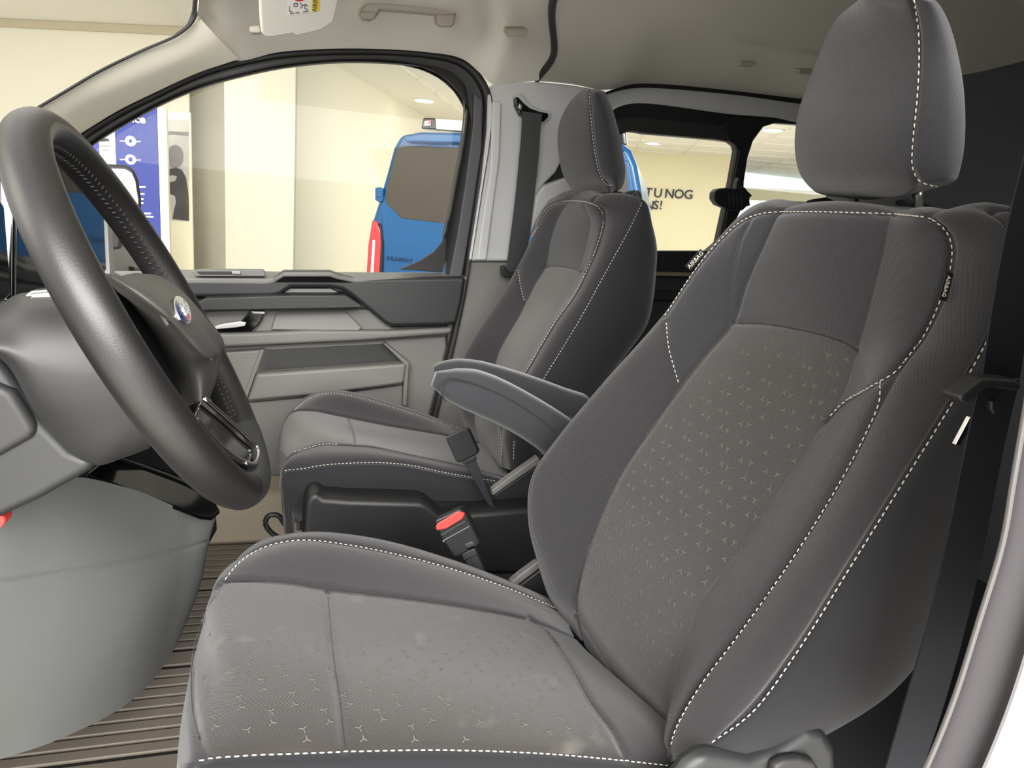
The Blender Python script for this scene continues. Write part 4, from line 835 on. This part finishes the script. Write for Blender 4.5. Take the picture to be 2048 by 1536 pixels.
ts = np.linspace(0, 2 * np.pi, NS, endpoint=False)
cen = np.array([rim(t) for t in ts]); V, Fc = [], []
for i, t in enumerate(ts):
    rad = math.cos(t) * WA + math.sin(t) * WB
    for a in np.linspace(0, 2 * np.pi, 28, endpoint=False):
        ra = .0175 + (.0008 if 4.25 < t < 5.22 else 0); groove_ = 0
        for s0 in (.95, 2.19, 4.22, 5.25):
            groove_ = max(groove_, math.exp(-((t - s0) * RW / .0012) ** 2))
        V.append(cen[i] + (ra - .0007 * groove_) * (math.cos(a) * rad * .95 + math.sin(a) * WN * 1.08))
for i in range(NS):
    j = (i + 1) % NS
    for a in range(28):
        b = (a + 1) % 28; Fc.append((i * 28 + a, j * 28 + a, j * 28 + b, i * 28 + b))
rimfc = lambda sel: [f for f in Fc if sel(ts[min(f) // 28] if max(f) // 28 - min(f) // 28 < 5 else ts[-1])]
new('wheel_rim', V, rimfc(lambda t: not 4.25 <= t < 5.2), M['leather'], sw)
new('rim_cover', V, rimfc(lambda t: 4.25 <= t < 5.2), M['dark'], sw, label='smooth plastic cover at the foot of the rim')
# lacing along the inner side of the rim
lac = []
for k in range(150):
    t = ts[0] + 2 * np.pi * k / 150
    if 4.2 < t < 5.25: continue
    for sgn in (1, -1):
        a0, a1 = math.pi + sgn * .05, math.pi + sgn * .38
        def q(t_, a_):
            rad = math.cos(t_) * WA + math.sin(t_) * WB; d_ = math.cos(a_) * rad * .95 + math.sin(a_) * WN * 1.08
            return rim(t_) + .0176 * d_, d_ / np.linalg.norm(d_)
        p_, n_ = zip(*[q(t, a0), q(t + .022, a1)]); lac.append((np.array(p_), np.array(n_)))
stitch('rim_lacing', lac, M['black'], sw, dash=.0052, gap=.0002, r=.0009, lift=.0007)
# hub with airbag cover: rails from the left lower edge over the ridge to the far edge
h0 = W([(206, 560), (232, 594), (267, 645), (316, 717), (345, 762), (366, 800), (392, 842)], [-.03, -.035, -.035, -.03, -.03, -.03, -.03])
h1 = W([(214, 556), (262, 592), (316, 632), (352, 668), (382, 704), (400, 745), (402, 832)], [.005, .012, .018, .02, .02, .01, -.01])
h2 = W([(225, 553), (272, 584), (322, 622), (368, 668), (408, 712), (428, 725), (418, 800)], [.010, .020, .028, .030, .030, .018, -.004])
h3 = W([(245, 551), (310, 565), (352, 598), (392, 642), (424, 684), (436, 712), (430, 770)], [.005, .018, .024, .026, .026, .018, -.004])
h4 = W([(262, 552), (320, 566), (358, 596), (398, 638), (430, 680), (440, 712), (434, 765)], [-.02, -.01, -.008, -.006, -.006, -.01, -.02])
hs_ = Skin([h0 - WN * .02, h0, h1, h2, h3, h4, h4 - WN * .03], nv=90, nu=[4, 26, 12, 26, 10, 6], seams=(), puff=[0, .004, 0, .003, 0, 0])
hs_.build('airbag_cover', M['leatherp'], sw, label='grained airbag cover')
slab('hub_back', W([(206, 575), (260, 545), (330, 575), (400, 660), (438, 740), (405, 850), (350, 800), (280, 690)], -.05), -WN * .05, M['black'], sw, bev=.006)
# switch pods in the gap between cover and rim
for k, (x, y) in enumerate(((272, 660), (296, 700), (318, 738), (336, 772))):
    slab('spoke_button', W([(x - 5, y - 14), (x + 3, y - 16), (x + 16, y + 8), (x + 8, y + 16)], -.03), -WN * .012, M['gloss'], sw, bev=.002)
slab('spoke_switch_pod', W([(246, 618), (262, 640), (312, 712), (362, 795), (350, 800), (330, 785), (262, 690), (240, 640)], -.045), -WN * .02, M['black'], sw, bev=.004)
# emblem
em_c = onW(354, 625, .0295); em_r = W([(354, 625)], .03)[0]
t_ = np.linspace(0, 2 * np.pi, 32, endpoint=False)
ea = WA * 1.0; eb = WB * 1.0
def ell(rx, ry, h): return np.array([em_c + WN * (h + .002) + rx * math.cos(t) * ea + ry * .76 * math.sin(t) * eb for t in t_])
eo = slab('emblem_plate', ell(.036, .0165, .004), -WN * .004, M['chrome'], sw, bev=.001, label='oval blue maker emblem with a bright rim')
slab('emblem_face', ell(.033, .0138, .0046), -WN * .002, M['emblem'], eo, bev=0)
slab('emblem_line', ell(.0305, .0118, .0049), -WN * .0015, M['chrome'], eo, bev=0)
slab('emblem_field', ell(.0295, .0108, .0052), -WN * .0015, M['emblem'], eo, bev=0)
text('emblem_script', 'Ford', em_c + WN * .0076, WA, WB, .016, M['chrome'], eo, depth=.0004, shear=.35, bold=.0003)
for (x, y), s_ in (((333, 634), .006), ((418, 700), .009)):
    cc = onW(x, y, .026); t4 = [cc + s_ * (a * WA + b * WB) for a, b in ((-1, -1), (1, -1), (1, 1), (-1, 1))]
    slab('embossed_mark', np.array(t4), -WN * .003, M['leatherp'], sw, bev=.0006)
# lower spoke
sp = slab('lower_spoke', W([(384, 840), (402, 800), (412, 800), (455, 842), (495, 880), (512, 896), (508, 926), (480, 922), (440, 900), (405, 868)], .010), -WN * .03, M['gloss'], sw, bev=.003, label='gloss black spoke insert')
tube('spoke_trim', W([(408, 797), (455, 838), (496, 876), (515, 895), (510, 926), (490, 926)], .014), .0022, M['chrome'], sp, n=40)
tube('spoke_trim', W([(388, 838), (420, 876), (460, 912), (500, 930)], .012), .0035, M['satin'], sp, n=30)

# ---------------------------------------------------------------- steering column
sc_ = thing('steering_column', 'dark grey steering column shroud behind the wheel', 'steering column', tuple(P(60, 700, .72)))
tn = [R(p, y) for p, y in (([(-90, 640), (0, 608), (36, 588), (110, 582), (185, 572)], .80), ([(-90, 648), (0, 616), (36, 594), (110, 588), (194, 576)], .735),
    ([(-90, 668), (0, 648), (50, 634), (130, 636), (228, 628)], .672), ([(-90, 690), (10, 700), (80, 730), (170, 745), (286, 722)], .652), ([(-90, 700), (10, 716), (76, 800), (190, 838), (326, 808)], .662),
    ([(-90, 704), (0, 717), (72, 826), (148, 905), (199, 923), (250, 908), (300, 890)], .690), ([(-90, 706), (0, 718), (74, 828), (150, 907), (201, 924), (252, 909), (302, 891)], .76))]
Skin(tn, nv=60, nu=14).build('column_shroud', M['darkmid'], sc_)
slab('shroud_end', R([(186, 574), (228, 628), (286, 722), (326, 808), (302, 889), (320, 860), (345, 820), (290, 700), (215, 580)], .70), (0, .06, 0), M['black'], sc_, bev=.002)
slab('shroud_skirt', R([(-100, 640), (0, 722), (66, 826), (140, 902), (197, 924), (176, 946), (80, 1000), (-100, 1085)], .70), (0, .22, 0), M['dark'], sc_, bev=.010, seg=4)
slab('skirt_facet', R([(-100, 730), (0, 772), (24, 784), (74, 862), (60, 880), (-20, 925), (-100, 970)], .692), (0, .03, 0), M['darkmid'], sc_, bev=.008, seg=3)
slab('start_button_ring', R([(45, 592), (60, 583), (100, 580), (125, 586), (120, 600), (60, 601)], .65), (0, .02, 0), M['chrome'], sc_, bev=.003)
slab('start_button', R([(52, 592), (64, 586), (100, 583), (116, 588), (112, 597), (64, 598)], .648), (0, .02, 0), M['satin'], sc_, bev=.003)

# ---------------------------------------------------------------- dashboard
da = thing('dashboard', 'grey dashboard with black top behind the steering wheel', 'dashboard', (-.5, 1.0, .3))
prof = [(-1.0, -.16), (-.46, -.20), (-.40, -.235), (-.38, -.33), (-.44, -.52), (-1.0, -.52)]
slab('dash_top', [(x, .42, HC + z) for x, z in prof], (0, 1.46, 0), M['black'], da, bev=.02, seg=4, label='black upper dashboard')
a_ = R([(-80, 1065), (-80, 1180), (-80, 1380), (-80, 1550)], [.76, .76, .78, .84])
b_ = R([(100, 960), (100, 1148), (110, 1320), (110, 1482)], [.85, .85, .87, .93])
c_ = R([(250, 974), (262, 1122), (262, 1270), (248, 1412)], [.97, .97, .99, 1.04])
d_ = R([(370, 1020), (365, 1100), (348, 1220), (318, 1345)], [1.09, 1.09, 1.10, 1.13])
e_ = R([(432, 1034), (418, 1084), (400, 1172), (366, 1258)], [1.17, 1.17, 1.18, 1.19])
f_ = e_ + np.array([-.02, .035, 0]); g__ = f_ + np.array([-.20, .02, 0])
lp = Skin([a_ + np.array([-.15, -.15, 0]), a_, b_, c_, d_, e_, f_, g__], nv=120, nu=[6, 26, 30, 30, 30, 10, 6])
lp.dent([(-40, 1174), (60, 1158), (200, 1135), (300, 1114), (380, 1096), (420, 1082)], .004, .003)
lp.build('knee_panel', M['lower'], da, label='large light grey knee panel')
slab('panel_side_edge', [e_[k] + [-.012, .045, 0] for k in range(4)] + [e_[k] + [-.03, .09, 0] for k in (3, 2, 1, 0)], (-.02, .0, 0), M['darkmid'], da, bev=.002)  # charcoal strip along the right side of the knee panel
GT = P(300, 965, 1.08); GN = np.array([.637, -.107, .764])
def onG(px, py, h=0.):
    r = P(px, py, 1.0) - CAM; return CAM + r * ((GT + GN * h - CAM) @ GN) / (r @ GN)
slab('gloss_trim', [onG(*q) for q in ((172, 947), (197, 928), (228, 914), (300, 940), (380, 970), (432, 1006), (440, 1020), (424, 1034), (400, 1032), (360, 1016), (270, 982))], (0, 0, -.007), M['gloss'], da, bev=.004, label='gloss black console trim')
tube('bright_line', [onG(232, 912, .002), onG(300, 937, .002), onG(380, 969, .002), onG(420, 994, .002)], .0022, M['satin'], da, n=30)
slab('console_recess', [P(228, 912, 1.07), P(300, 862, 1.12), P(345, 880, 1.16), P(395, 968, 1.19), P(300, 934, 1.13)], (-.03, .05, 0), M['black'], da, bev=.003)
slab('console_body', [P(190, 930, 1.16), P(320, 850, 1.16), P(432, 1000, 1.25), P(436, 1060, 1.25), P(300, 1300, 1.25), P(200, 1300, 1.16)], (-.12, .12, 0), M['black'], da, bev=.004)
slab('fuse_cover', R([(-30, 1035), (-4, 1028), (8, 1032), (11, 1045), (4, 1056), (-10, 1061), (-30, 1064)], .72), (0, .02, 0), M['red'], da, bev=.003, label='small red release tab')
# instrument binnacle and touchscreen
ts_ = thing('touchscreen', 'black landscape touchscreen standing on the dashboard behind the wheel', 'screen', tuple(PX(120, 600, -.36)))
X0 = -.34
scr = [PX(a, b, X0) for a, b in ((30, 318), (186, 306), (203, 320), (213, 540), (208, 548), (26, 604))]
slab('screen_body', scr, (-.018, 0, 0), M['gloss'], ts_, bev=.003)
slab('screen_glass', [PX(a, b, X0 + .0015) for a, b in ((36, 326), (182, 314), (196, 326), (205, 536), (32, 594))], (-.002, 0, 0), M['screen'], ts_, bev=.0008)
slab('screen_edge', [PX(a, b, X0 + .001) for a, b in ((214, 430), (222, 430), (230, 545), (220, 548))], (-.012, .004, 0), M['light'], ts_, bev=.001)
slab('screen_foot', [PX(a, b, X0 - .01) for a, b in ((90, 570), (232, 543), (248, 553), (240, 575), (90, 600))], (-.06, 0, 0), M['light'], ts_, bev=.004)
ic = thing('instrument_cluster', 'dark instrument cluster at the left edge of the view', 'instrument cluster', tuple(PX(0, 620, -.36)))
slab('cluster_body', [PX(a, b, -.33) for a, b in ((-120, 395), (2, 400), (10, 412), (24, 590), (0, 612), (-120, 650))], (-.03, 0, 0), M['gloss'], ic, bev=.004)
slab('dash_corner', [PX(a, b, -.62) for a, b in ((222, 452), (262, 505), (300, 535), (330, 560), (250, 580), (226, 545))], (-.05, .02, 0), M['grey'], da, bev=.006)
slab('corner_vent', [PX(a, b, -.60) for a, b in ((268, 534), (282, 538), (288, 560), (276, 560))], (-.02, .01, 0), M['dark'], da, bev=.002)

# ---------------------------------------------------------------- seat belts
pbelt = thing('seat_belt', 'dark seat belt hanging on the centre pillar behind the passenger headrest', 'seat belt', tuple(P(1025, 550, 1.88)))
def ribbon(name, L_, R_, Y, m_, par, n=50, th=.0015):
    return strip(name, R(L_, Y), R(R_, Y), m_, par, th=th, n=n, m=6)
ribbon('webbing', [(1044, 222), (1043, 260), (1038, 320), (1030, 400), (1020, 480), (1011, 552)], [(1084, 228), (1081, 262), (1077, 320), (1068, 400), (1058, 480), (1046, 552)], 1.895, M['webp'], pbelt)
slab('belt_guide', R([(1030, 195), (1036, 193), (1048, 206), (1060, 216), (1080, 223), (1097, 226), (1098, 233), (1088, 244), (1075, 240), (1050, 236), (1040, 230), (1031, 212)], 1.905), (0, .02, 0), M['gloss'], pbelt, bev=.004, seg=4, label='black belt guide loop')
slab('guide_bolt', R([(1038, 205), (1046, 210), (1044, 222), (1037, 216)], 1.90), (0, .01, 0), M['steel'], pbelt, bev=.003)
slab('latch_plate', R([(1003, 533), (1011, 531), (1015, 543), (1032, 544), (1034, 550), (1022, 556), (1005, 554)], 1.885), (0, .02, 0), M['black'], pbelt, bev=.003)
dbelt = thing('seat_belt', 'dark driver seat belt running down along the open door edge', 'seat belt', tuple(P(1815, 1536, .42)))
ribbon('webbing', [(2100, -120), (2078, 100), (2052, 300), (2028, 400), (2008, 490), (1985, 620), (1965, 757)], [(2180, -120), (2158, 100), (2132, 300), (2108, 400), (2090, 490), (2062, 620), (2040, 757)], .43, M['web'], dbelt)
ribbon('webbing', [(1966, 760), (1949, 817), (1925, 930), (1893, 1090), (1853, 1260), (1812, 1400), (1765, 1560)], [(2040, 760), (2018, 850), (1995, 960), (1963, 1120), (1925, 1280), (1885, 1420), (1838, 1560)], .425, M['web'], dbelt)
slab('belt_stop', R([(1920, 802), (1926, 790), (1962, 760), (1975, 756), (2036, 760), (2046, 770), (2040, 784), (1990, 776), (1970, 780), (1950, 800), (1930, 808)], .41), (0, .02, 0), M['black'], dbelt, bev=.004, seg=4, label='black latch tongue grip')
slab('latch_tongue', R([(1911, 890), (1941, 834), (1948, 836), (1940, 860), (1922, 886), (1925, 890)], .435), (0, .004, 0), M['chrome'], dbelt, bev=.0005, label='bright metal latch tongue')
slab('stop_button', R([(1985, 802), (1998, 800), (2000, 822), (1990, 830), (1984, 820)], .415), (0, .006, 0), M['black'], dbelt, bev=.002)

# ---------------------------------------------------------------- floor mat and small things on the floor
fm_ = thing('floor_mat', 'brown ribbed rubber floor mat between the dashboard and the driver seat', 'floor mat', (-.2, 1.3, .0))
box('mat_sheet', (-.72, .70, .001), (.02, 1.80, .010), M['black'], fm_, bev=.003)
y0 = .74; k = 0; pr_me = None
while y0 < 1.77:
    wd = .021 if k % 9 else .040; gap = .0065 if k % 9 not in (0, 8) else .012
    if pr_me is None or abs(wd - .021) > 1e-6:
        o = box('rib', (-.70, y0, .010), (.0, y0 + wd, .016), M['matrib'], fm_, bev=.0015)
        if abs(wd - .021) < 1e-6: pr_me = (o, y0)
    else:
        o = pr_me[0].copy(); COL.objects.link(o); adopt(o, fm_); o.location = (0, y0 - pr_me[1], 0)
    y0 += wd + gap; k += 1
o = slab('door_sill', [(-.95, 1.80, .0), (.5, 1.80, .0), (.5, 1.84, .13), (-.95, 1.84, .13)], (0, .14, 0), mat('sill_beige', (150, 138, 118), .6), None, bev=.02, seg=4); o.name = 'trim_9'; o['kind'] = 'structure'; o['label'] = 'beige moulded sill below the passenger door'
tube('slide_handle', [P(x, y, 1.45) for x, y in ((536, 1058), (531, 1044), (538, 1031), (556, 1031), (568, 1046), (578, 1060), (580, 1078), (556, 1074))], .0055, M['black'], ps, n=50, closed=True, label='black adjuster loop')

# ================================================================ SHOWROOM
ZC = 2.80; ZF = -.45
o = box('floor_showroom', (-14, -4, ZF - .05), (24, 30, ZF), M['sfloor'], bev=0); o.name = 'floor.002'; o['kind'] = 'structure'
o = box('ceiling_showroom', (-14, 3.2, ZC), (24, 30, ZC + .05), M['ceil'], bev=0); o.name = 'ceiling.002'; o['kind'] = 'structure'
def vwall(name, a, b, z0, z1, m_, th=(0, .1, 0), label=None, par=None):
    o = slab(name, [(a[0], a[1], z0), (b[0], b[1], z0), (b[0], b[1], z1), (a[0], a[1], z1)], th, m_, par, bev=0, smooth=False, label=label)
    if par is None: o['kind'] = 'structure'
    return o
A1 = PZ(655, 120, ZC)[:2]; A2 = PZ(849, 233, ZC)[:2]; dA = (A2 - A1) / np.linalg.norm(A2 - A1)
B1 = PZ(1270, 302, ZC)[:2]; B2 = PZ(1465, 313, ZC)[:2]; dB = (B2 - B1) / np.linalg.norm(B2 - B1)
sol = np.linalg.solve(np.array([dA, -dB]).T, B1 - A1); corner = A1 + dA * sol[0]
# start of wall A is where the image column 600 meets it
def hitcol(px, a, d, py=400):
    r = (P(px, py, 1.0) - CAM)[:2]; s_ = np.linalg.solve(np.array([r, -d]).T, a); return a + d * s_[1]
A0 = hitcol(592, A1, dA)
vwall('wall_back', A0, corner, ZF, ZC, M['wall'], (-.1, .05, 0))
vwall('wall_back.001', corner, B2 + dB * .35, ZF, ZC, M['wallb'], (.05, .1, 0))
C1 = A0 + np.array([-1, .7]) / 1.22 * 6
vwall('wall_back.002', A0, C1, ZF, ZC, M['wall'], (0, .1, 0))
E0 = PZ(370, 55, ZC)[:2]; E1 = PZ(0, 38, ZC)[:2]; dE = (E1 - E0) / np.linalg.norm(E1 - E0)
Ea = hitcol(382, E0, dE); Eb = E0 + dE * 14
vwall('wall_left.001', Ea, Eb, ZF, ZC, M['wall'], (0, .1, 0))
co = slab('trim_10', [(*(Ea + dE * 0), ZC), (*(Eb), ZC), (*(Eb), ZC - .10), (*(Ea), ZC - .10)], (0, -.05, 0), mat('cornice', (196, 186, 160), .8), bev=.01); co['kind'] = 'structure'; co['label'] = 'thin cornice line high on the showroom wall'
# square pillar and round column
vp_ = P(450, 400, 9.2); vq_ = P(592, 400, 9.2)
o = box('column_box', (vp_[0], 9.2, ZF), (vq_[0] - .02, 9.8, ZC), M['wall'], bev=.01); o.name = 'pillar'; o['kind'] = 'structure'; o['label'] = 'cream square pillar in the showroom'
cx = (P(380, 400, 8.6)[0] + P(448, 400, 8.6)[0]) / 2; rr = (P(448, 400, 8.6)[0] - P(380, 400, 8.6)[0]) / 2
bpy_t = tube('pillar_round', [(cx, 8.6, ZF), (cx, 8.6, ZC)], rr, M['wallb'], n=4, seg=40); bpy_t.name = 'pillar.001'; bpy_t['kind'] = 'structure'; bpy_t['label'] = 'round cream column in the showroom'
# far glazed wall
gl = thing('window_2', 'bright far window band of the showroom with cream rails', None, tuple(P(1600, 430, 21)), kind='structure')
def fw(n, x0, y0_, x1, y1_, m_, Y=21, d=.1): slab(n, R([(x0, y0_), (x1, y0_ + .09 * (x1 - x0)), (x1, y1_ + .05 * (x1 - x0)), (x0, y1_)], Y), (0, d, 0), m_, gl, bev=0, smooth=False)
fw('window_glow', 1440, 326, 1900, 372, M['skyglow'])
fw('window_glow', 1440, 397, 1900, 470, M['skyglow'])
fw('window_rail', 1440, 372, 1900, 397, M['wallb'], 20.9)
fw('window_header', 1440, 296, 1900, 327, M['wallb'], 20.8)
fw('wall_below', 1440, 440, 1900, 560, M['wallb'], 20.8)
# ceiling grid bars
gp_ = thing('ceiling_grid', 'white ceiling grid bars of the showroom', None, (6, 14, ZC), kind='structure')
g0 = PZ(796, 128, ZC)[:2]; g1 = PZ(913, 216, ZC)[:2]; dg = (g1 - g0) / np.linalg.norm(g1 - g0); ng = np.array([dg[1], -dg[0]])
def bar(a, b, wd, h=.02):
    a, b = np.array(a), np.array(b); n_ = np.array([(b - a)[1], -(b - a)[0]]); n_ = n_ / np.linalg.norm(n_) * wd / 2
    slab('ceiling_bar', [(*(a + n_), ZC - h), (*(b + n_), ZC - h), (*(b - n_), ZC - h), (*(a - n_), ZC - h)], (0, 0, h + .001), M['ceilrib'], gp_, bev=0, smooth=False)
for k in range(0, 9): bar(g0 + ng * k * 1.25 - dg * 5, g0 + ng * k * 1.25 + dg * 14, .06)
for k in range(0, 14): bar(g0 + dg * (k * 1.25 - 4), g0 + dg * (k * 1.25 - 4) + ng * 11, .04)
# downlights
def downlight(px, py, label, r=.14):
    c = PZ(px, py, ZC - .03); t = thing('ceiling_downlight', label, 'ceiling light', tuple(c), 'round downlights in the showroom ceiling')
    tt_ = np.linspace(0, 2 * np.pi, 28, endpoint=False)
    slab('light_ring', [(c[0] + r * 1.15 * math.cos(a), c[1] + r * 1.15 * math.sin(a), c[2] + .005) for a in tt_], (0, 0, .03), M['white'], t, bev=.004)
    slab('light_disc', [(c[0] + r * math.cos(a), c[1] + r * math.sin(a), c[2]) for a in tt_], (0, 0, .01), M['lampglow'], t, bev=0)
downlight(848, 203, 'round ceiling light above the blue van, seen through the passenger window', .17)
downlight(1305, 288, 'round ceiling light above the wall lettering, seen through the sliding door window', .17)
downlight(1545, 262, 'round ceiling light seen through the rearmost window', .17)
# lettering on the far wall
nB = np.array([-dB[1], dB[0], 0]); nB = -nB if nB[1] > 0 else nB
def onB(px, py, off=.03):
    r = P(px, py, 1.0) - CAM; p0 = np.array([*B1, 0]) + nB * off
    return CAM + r * ((p0 - CAM) @ nB) / (r @ nB)
wl = thing('wall_lettering', 'dark blue capital lettering on the cream wall behind the sliding door window', 'lettering', tuple(onB(1340, 400)))
def wletter(ch, px, py, hpx):
    hgt = np.linalg.norm(onB(px, py - hpx / 2) - onB(px, py + hpx / 2))
    text('letter', ch, onB(px, py), (*dB, 0), (0, 0, 1), hgt / .70, M['navy'], wl, depth=.01, bold=.004)
for ch, px in (('T', 1297), ('U', 1316), ('N', 1339), ('O', 1358), ('G', 1377)): wletter(ch, px, 386 + (px - 1297) * .05, 18)
for ch, px in (('N', 1299), ('S', 1312), ('!', 1322)): wletter(ch, px, 411, 17)
# ---------------------------------------------------------------- blue van
T0 = PZ(800, 268, 1.52); T1 = PZ(1262, 300, 1.52); e1 = (T1 - T0) / np.linalg.norm(T1 - T0); e1[2] = 0; e1 /= np.linalg.norm(e1)
vn = np.array([e1[1], -e1[0], 0]); vn = vn if vn[1] < 0 else -vn
def onV(px, py, off=0.):
    r = P(px, py, 1.0) - CAM; p0 = T0 + vn * off
    return CAM + r * ((p0 - CAM) @ vn) / (r @ vn)
def V_(pts, off=0.): return np.array([onV(a, b, off) for a, b in pts])
bl = onV(738, 540); br = onV(1292, 520)
van = thing('blue_van', 'bright blue van parked rear-on in the showroom outside the passenger windows', 'van', (float(bl[0] + 1), float(bl[1]), ZF))
lo = np.array([0, 0, 1.]); low = lambda p, z: np.array([p[0], p[1], z])
body = list(V_([(840, 263), (1080, 268), (1235, 280), (1262, 300), (1274, 330), (1283, 380), (1290, 440)])) + [low(onV(1292, 500), -.2), low(onV(736, 500), -.2)] + list(V_([(736, 500), (744, 440), (757, 400), (774, 340), (786, 295), (800, 270)]))
slab('van_body', body, -vn * 4.2, M['bluep'], van, bev=.05, seg=4)
slab('rear_spoiler', V_([(806, 272), (845, 266), (1080, 272), (1236, 286), (1250, 300), (1080, 290), (840, 284), (812, 284)], .10), -vn * .12, M['bluep'], van, bev=.015)
slab('tailgate', V_([(796, 292), (1100, 302), (1258, 322), (1270, 400), (1276, 500), (1276, 640), (756, 640), (764, 440), (762, 412), (780, 345)], .02), -vn * .05, M['bluep'], van, bev=.01)
slab('rear_window', V_([(802, 291), (1100, 302), (1240, 314), (1252, 330), (1258, 395), (1240, 430), (1080, 452), (894, 447), (803, 437), (773, 407), (770, 391), (780, 347), (793, 297)], .028), -vn * .02, M['vglass'], van, bev=.006)
slab('tail_lamp', V_([(744, 440), (752, 442), (760, 460), (762, 485), (758, 560), (732, 560), (736, 490)], .05), -vn * .08, M['taillight'], van, bev=.01)
slab('lamp_white_band', V_([(745, 480), (750, 480), (746, 560), (740, 560)], .056), -vn * .02, M['stickerw'], van, bev=.002)
slab('lamp_surround', V_([(757, 445), (763, 455), (766, 490), (764, 560), (757, 560), (761, 490)], .045), -vn * .05, M['gloss'], van, bev=.004)
hg = slab('door_hinge', V_([(750, 376), (758, 374), (766, 378), (765, 402), (758, 405), (750, 400)], .05), -vn * .06, M['bluep'], van, bev=.008)
slab('hinge_pin', V_([(752, 385), (763, 386), (763, 394), (752, 394)], .065), -vn * .03, M['bluep'], hg, bev=.004)
text('tailgate_lettering', 'TRANSIT', onV(772, 517, .03), e1, (0, 0, 1), .055, M['navy'], van, depth=.004, align='LEFT', spacing=1.3)
slab('rear_bumper', V_([(735, 600), (1290, 580), (1290, 680), (735, 700)], .12), -vn * .2, M['dark'], van, bev=.03)
lb = slab('roof_light_bar', V_([(868, 237), (1240, 262), (1240, 286), (868, 258)], -.25), -vn * .12, M['stickerw'], van, bev=.01, label='white roof beacon bar')
slab('light_bar_cap', V_([(846, 236), (870, 236), (872, 259), (842, 257)], -.24), -vn * .14, M['gloss'], lb, bev=.012)
slab('light_bar_lens', V_([(849, 242), (862, 240), (861, 251), (848, 252)], -.225), -vn * .02, M['stickerw'], lb, bev=.004)
slab('light_bar_lens', V_([(856, 240), (862, 240), (861, 247), (855, 248)], -.222), -vn * .01, M['taillight'], lb, bev=.002)
slab('light_bar_cap', V_([(1238, 263), (1252, 265), (1254, 290), (1238, 288)], -.24), -vn * .14, M['gloss'], lb, bev=.012)
# ---------------------------------------------------------------- blue sign, poster
def Pl(pts, Y): return R(pts, Y)
YS = 6.4
sg = thing('service_sign', 'tall blue information sign with white lettering beside the column', 'sign', (float(P(270, 500, YS)[0]), YS, ZF))
def down(p, z=ZF): return np.array([p[0], p[1], z])
slab('sign_panel', [P(228, 216, YS), P(314, 216, YS), down(P(314, 216, YS)), down(P(228, 216, YS))], (0, .06, 0), M['sign'], sg, bev=.004)
slab('sign_edge', [P(314, 214, YS - .01), P(332, 216, YS - .01), down(P(332, 216, YS)), down(P(314, 216, YS))], (0, .08, 0), M['wallb'], sg, bev=.004)
text('sign_text', 'service', P(291, 240, YS - .01), (1, 0, 0), (0, 0, 1), .085, M['white'], sg, depth=.003, align='RIGHT', bold=.002)
for k, y in enumerate((282, 319)):
    seg2(240, y, 254, y, YS - .006, 2, 'sign_line', M['white'], sg); seg2(269, y + 1, 281, y + 1, YS - .006, 2, 'sign_line', M['white'], sg)
    c = P(261, y, YS - .008); rr_ = .038
    ring = slab('sign_icon', [c + [rr_ * math.cos(a), 0, rr_ * math.sin(a)] for a in t_], (0, .004, 0), M['white'], sg, bev=0)
    slab('icon_mark', [c + [.016 * math.cos(a), -.002, .018 * math.sin(a)] for a in t_[::2 if k else 8]], (0, .003, 0), M['sign'], ring, bev=0)
for q in ((275, 374, 291, 374), (281, 388, 289, 388), (281, 398, 287, 398), (282, 406, 287, 406), (288, 427, 302, 427), (290, 433, 307, 434)):
    seg2(*q, YS - .006, 3, 'sign_line', M['white'], sg)
ws_ = thing('white_sign', 'white notice panel with a small grey drawing left of the blue sign', 'sign', (float(P(205, 400, YS + .2)[0]), YS + .2, ZF))
slab('notice_panel', [P(195, 230, YS + .2), P(228, 230, YS + .2), down(P(228, 230, YS + .2)), down(P(195, 230, YS + .2))], (0, .05, 0), M['stickerw'], ws_, bev=.003)
slab('notice_edge', [P(176, 230, YS + .22), P(195, 230, YS + .22), down(P(195, 230, YS + .2)), down(P(176, 230, YS + .2))], (0, .05, 0), M['signb'], ws_, bev=.003)
slab('notice_drawing', R([(197, 279), (203, 276), (216, 277), (219, 282), (197, 283)], YS + .19), (0, .004, 0), M['ink'], ws_, bev=0)
for q in ((205, 273, 214, 273), (199, 292, 222, 292), (204, 300, 218, 300)): seg2(*q, YS + .19, 1.5, 'notice_line', M['grey'], ws_)
YP = 7.3
po = thing('poster', 'grey photo poster of a seated figure between the blue sign and the column', 'poster', tuple(P(355, 440, YP)))
slab('poster_frame', [P(331, 225, YP), P(381, 225, YP), down(P(381, 225, YP)), down(P(331, 225, YP))], (0, .05, 0), M['wallb'], po, bev=.003)
slab('poster_print', R([(333, 238), (378, 240), (378, 442), (333, 440)], YP - .006), (0, .004, 0), M['photo'], po, bev=0, smooth=False)
slab('printed_sky', R([(333, 262), (378, 264), (378, 272), (360, 271), (345, 269), (333, 271)], YP - .008), (0, .002, 0), M['grey'], po, bev=0, smooth=False)
slab('printed_figure', R([(333, 345), (340, 338), (352, 335), (364, 340), (372, 355), (376, 380), (378, 410), (378, 442), (345, 438), (348, 420), (352, 405), (350, 392), (340, 388), (333, 386)], YP - .009), (0, .002, 0), M['photod'], po, bev=0, smooth=False)
hc_ = P(350, 312, YP - .011)
slab('printed_head', [P(350 + 17 * math.cos(a), 313 + 23 * math.sin(a), YP - .011) for a in t_], (0, .002, 0), mat('poster_head', (112, 108, 104), .6, var=.3, vscale=9), po, bev=0, smooth=False)
slab('printed_hand', R([(334, 356), (344, 350), (354, 353), (350, 362), (336, 366)], YP - .012), (0, .002, 0), M['photo'], po, bev=0, smooth=False)
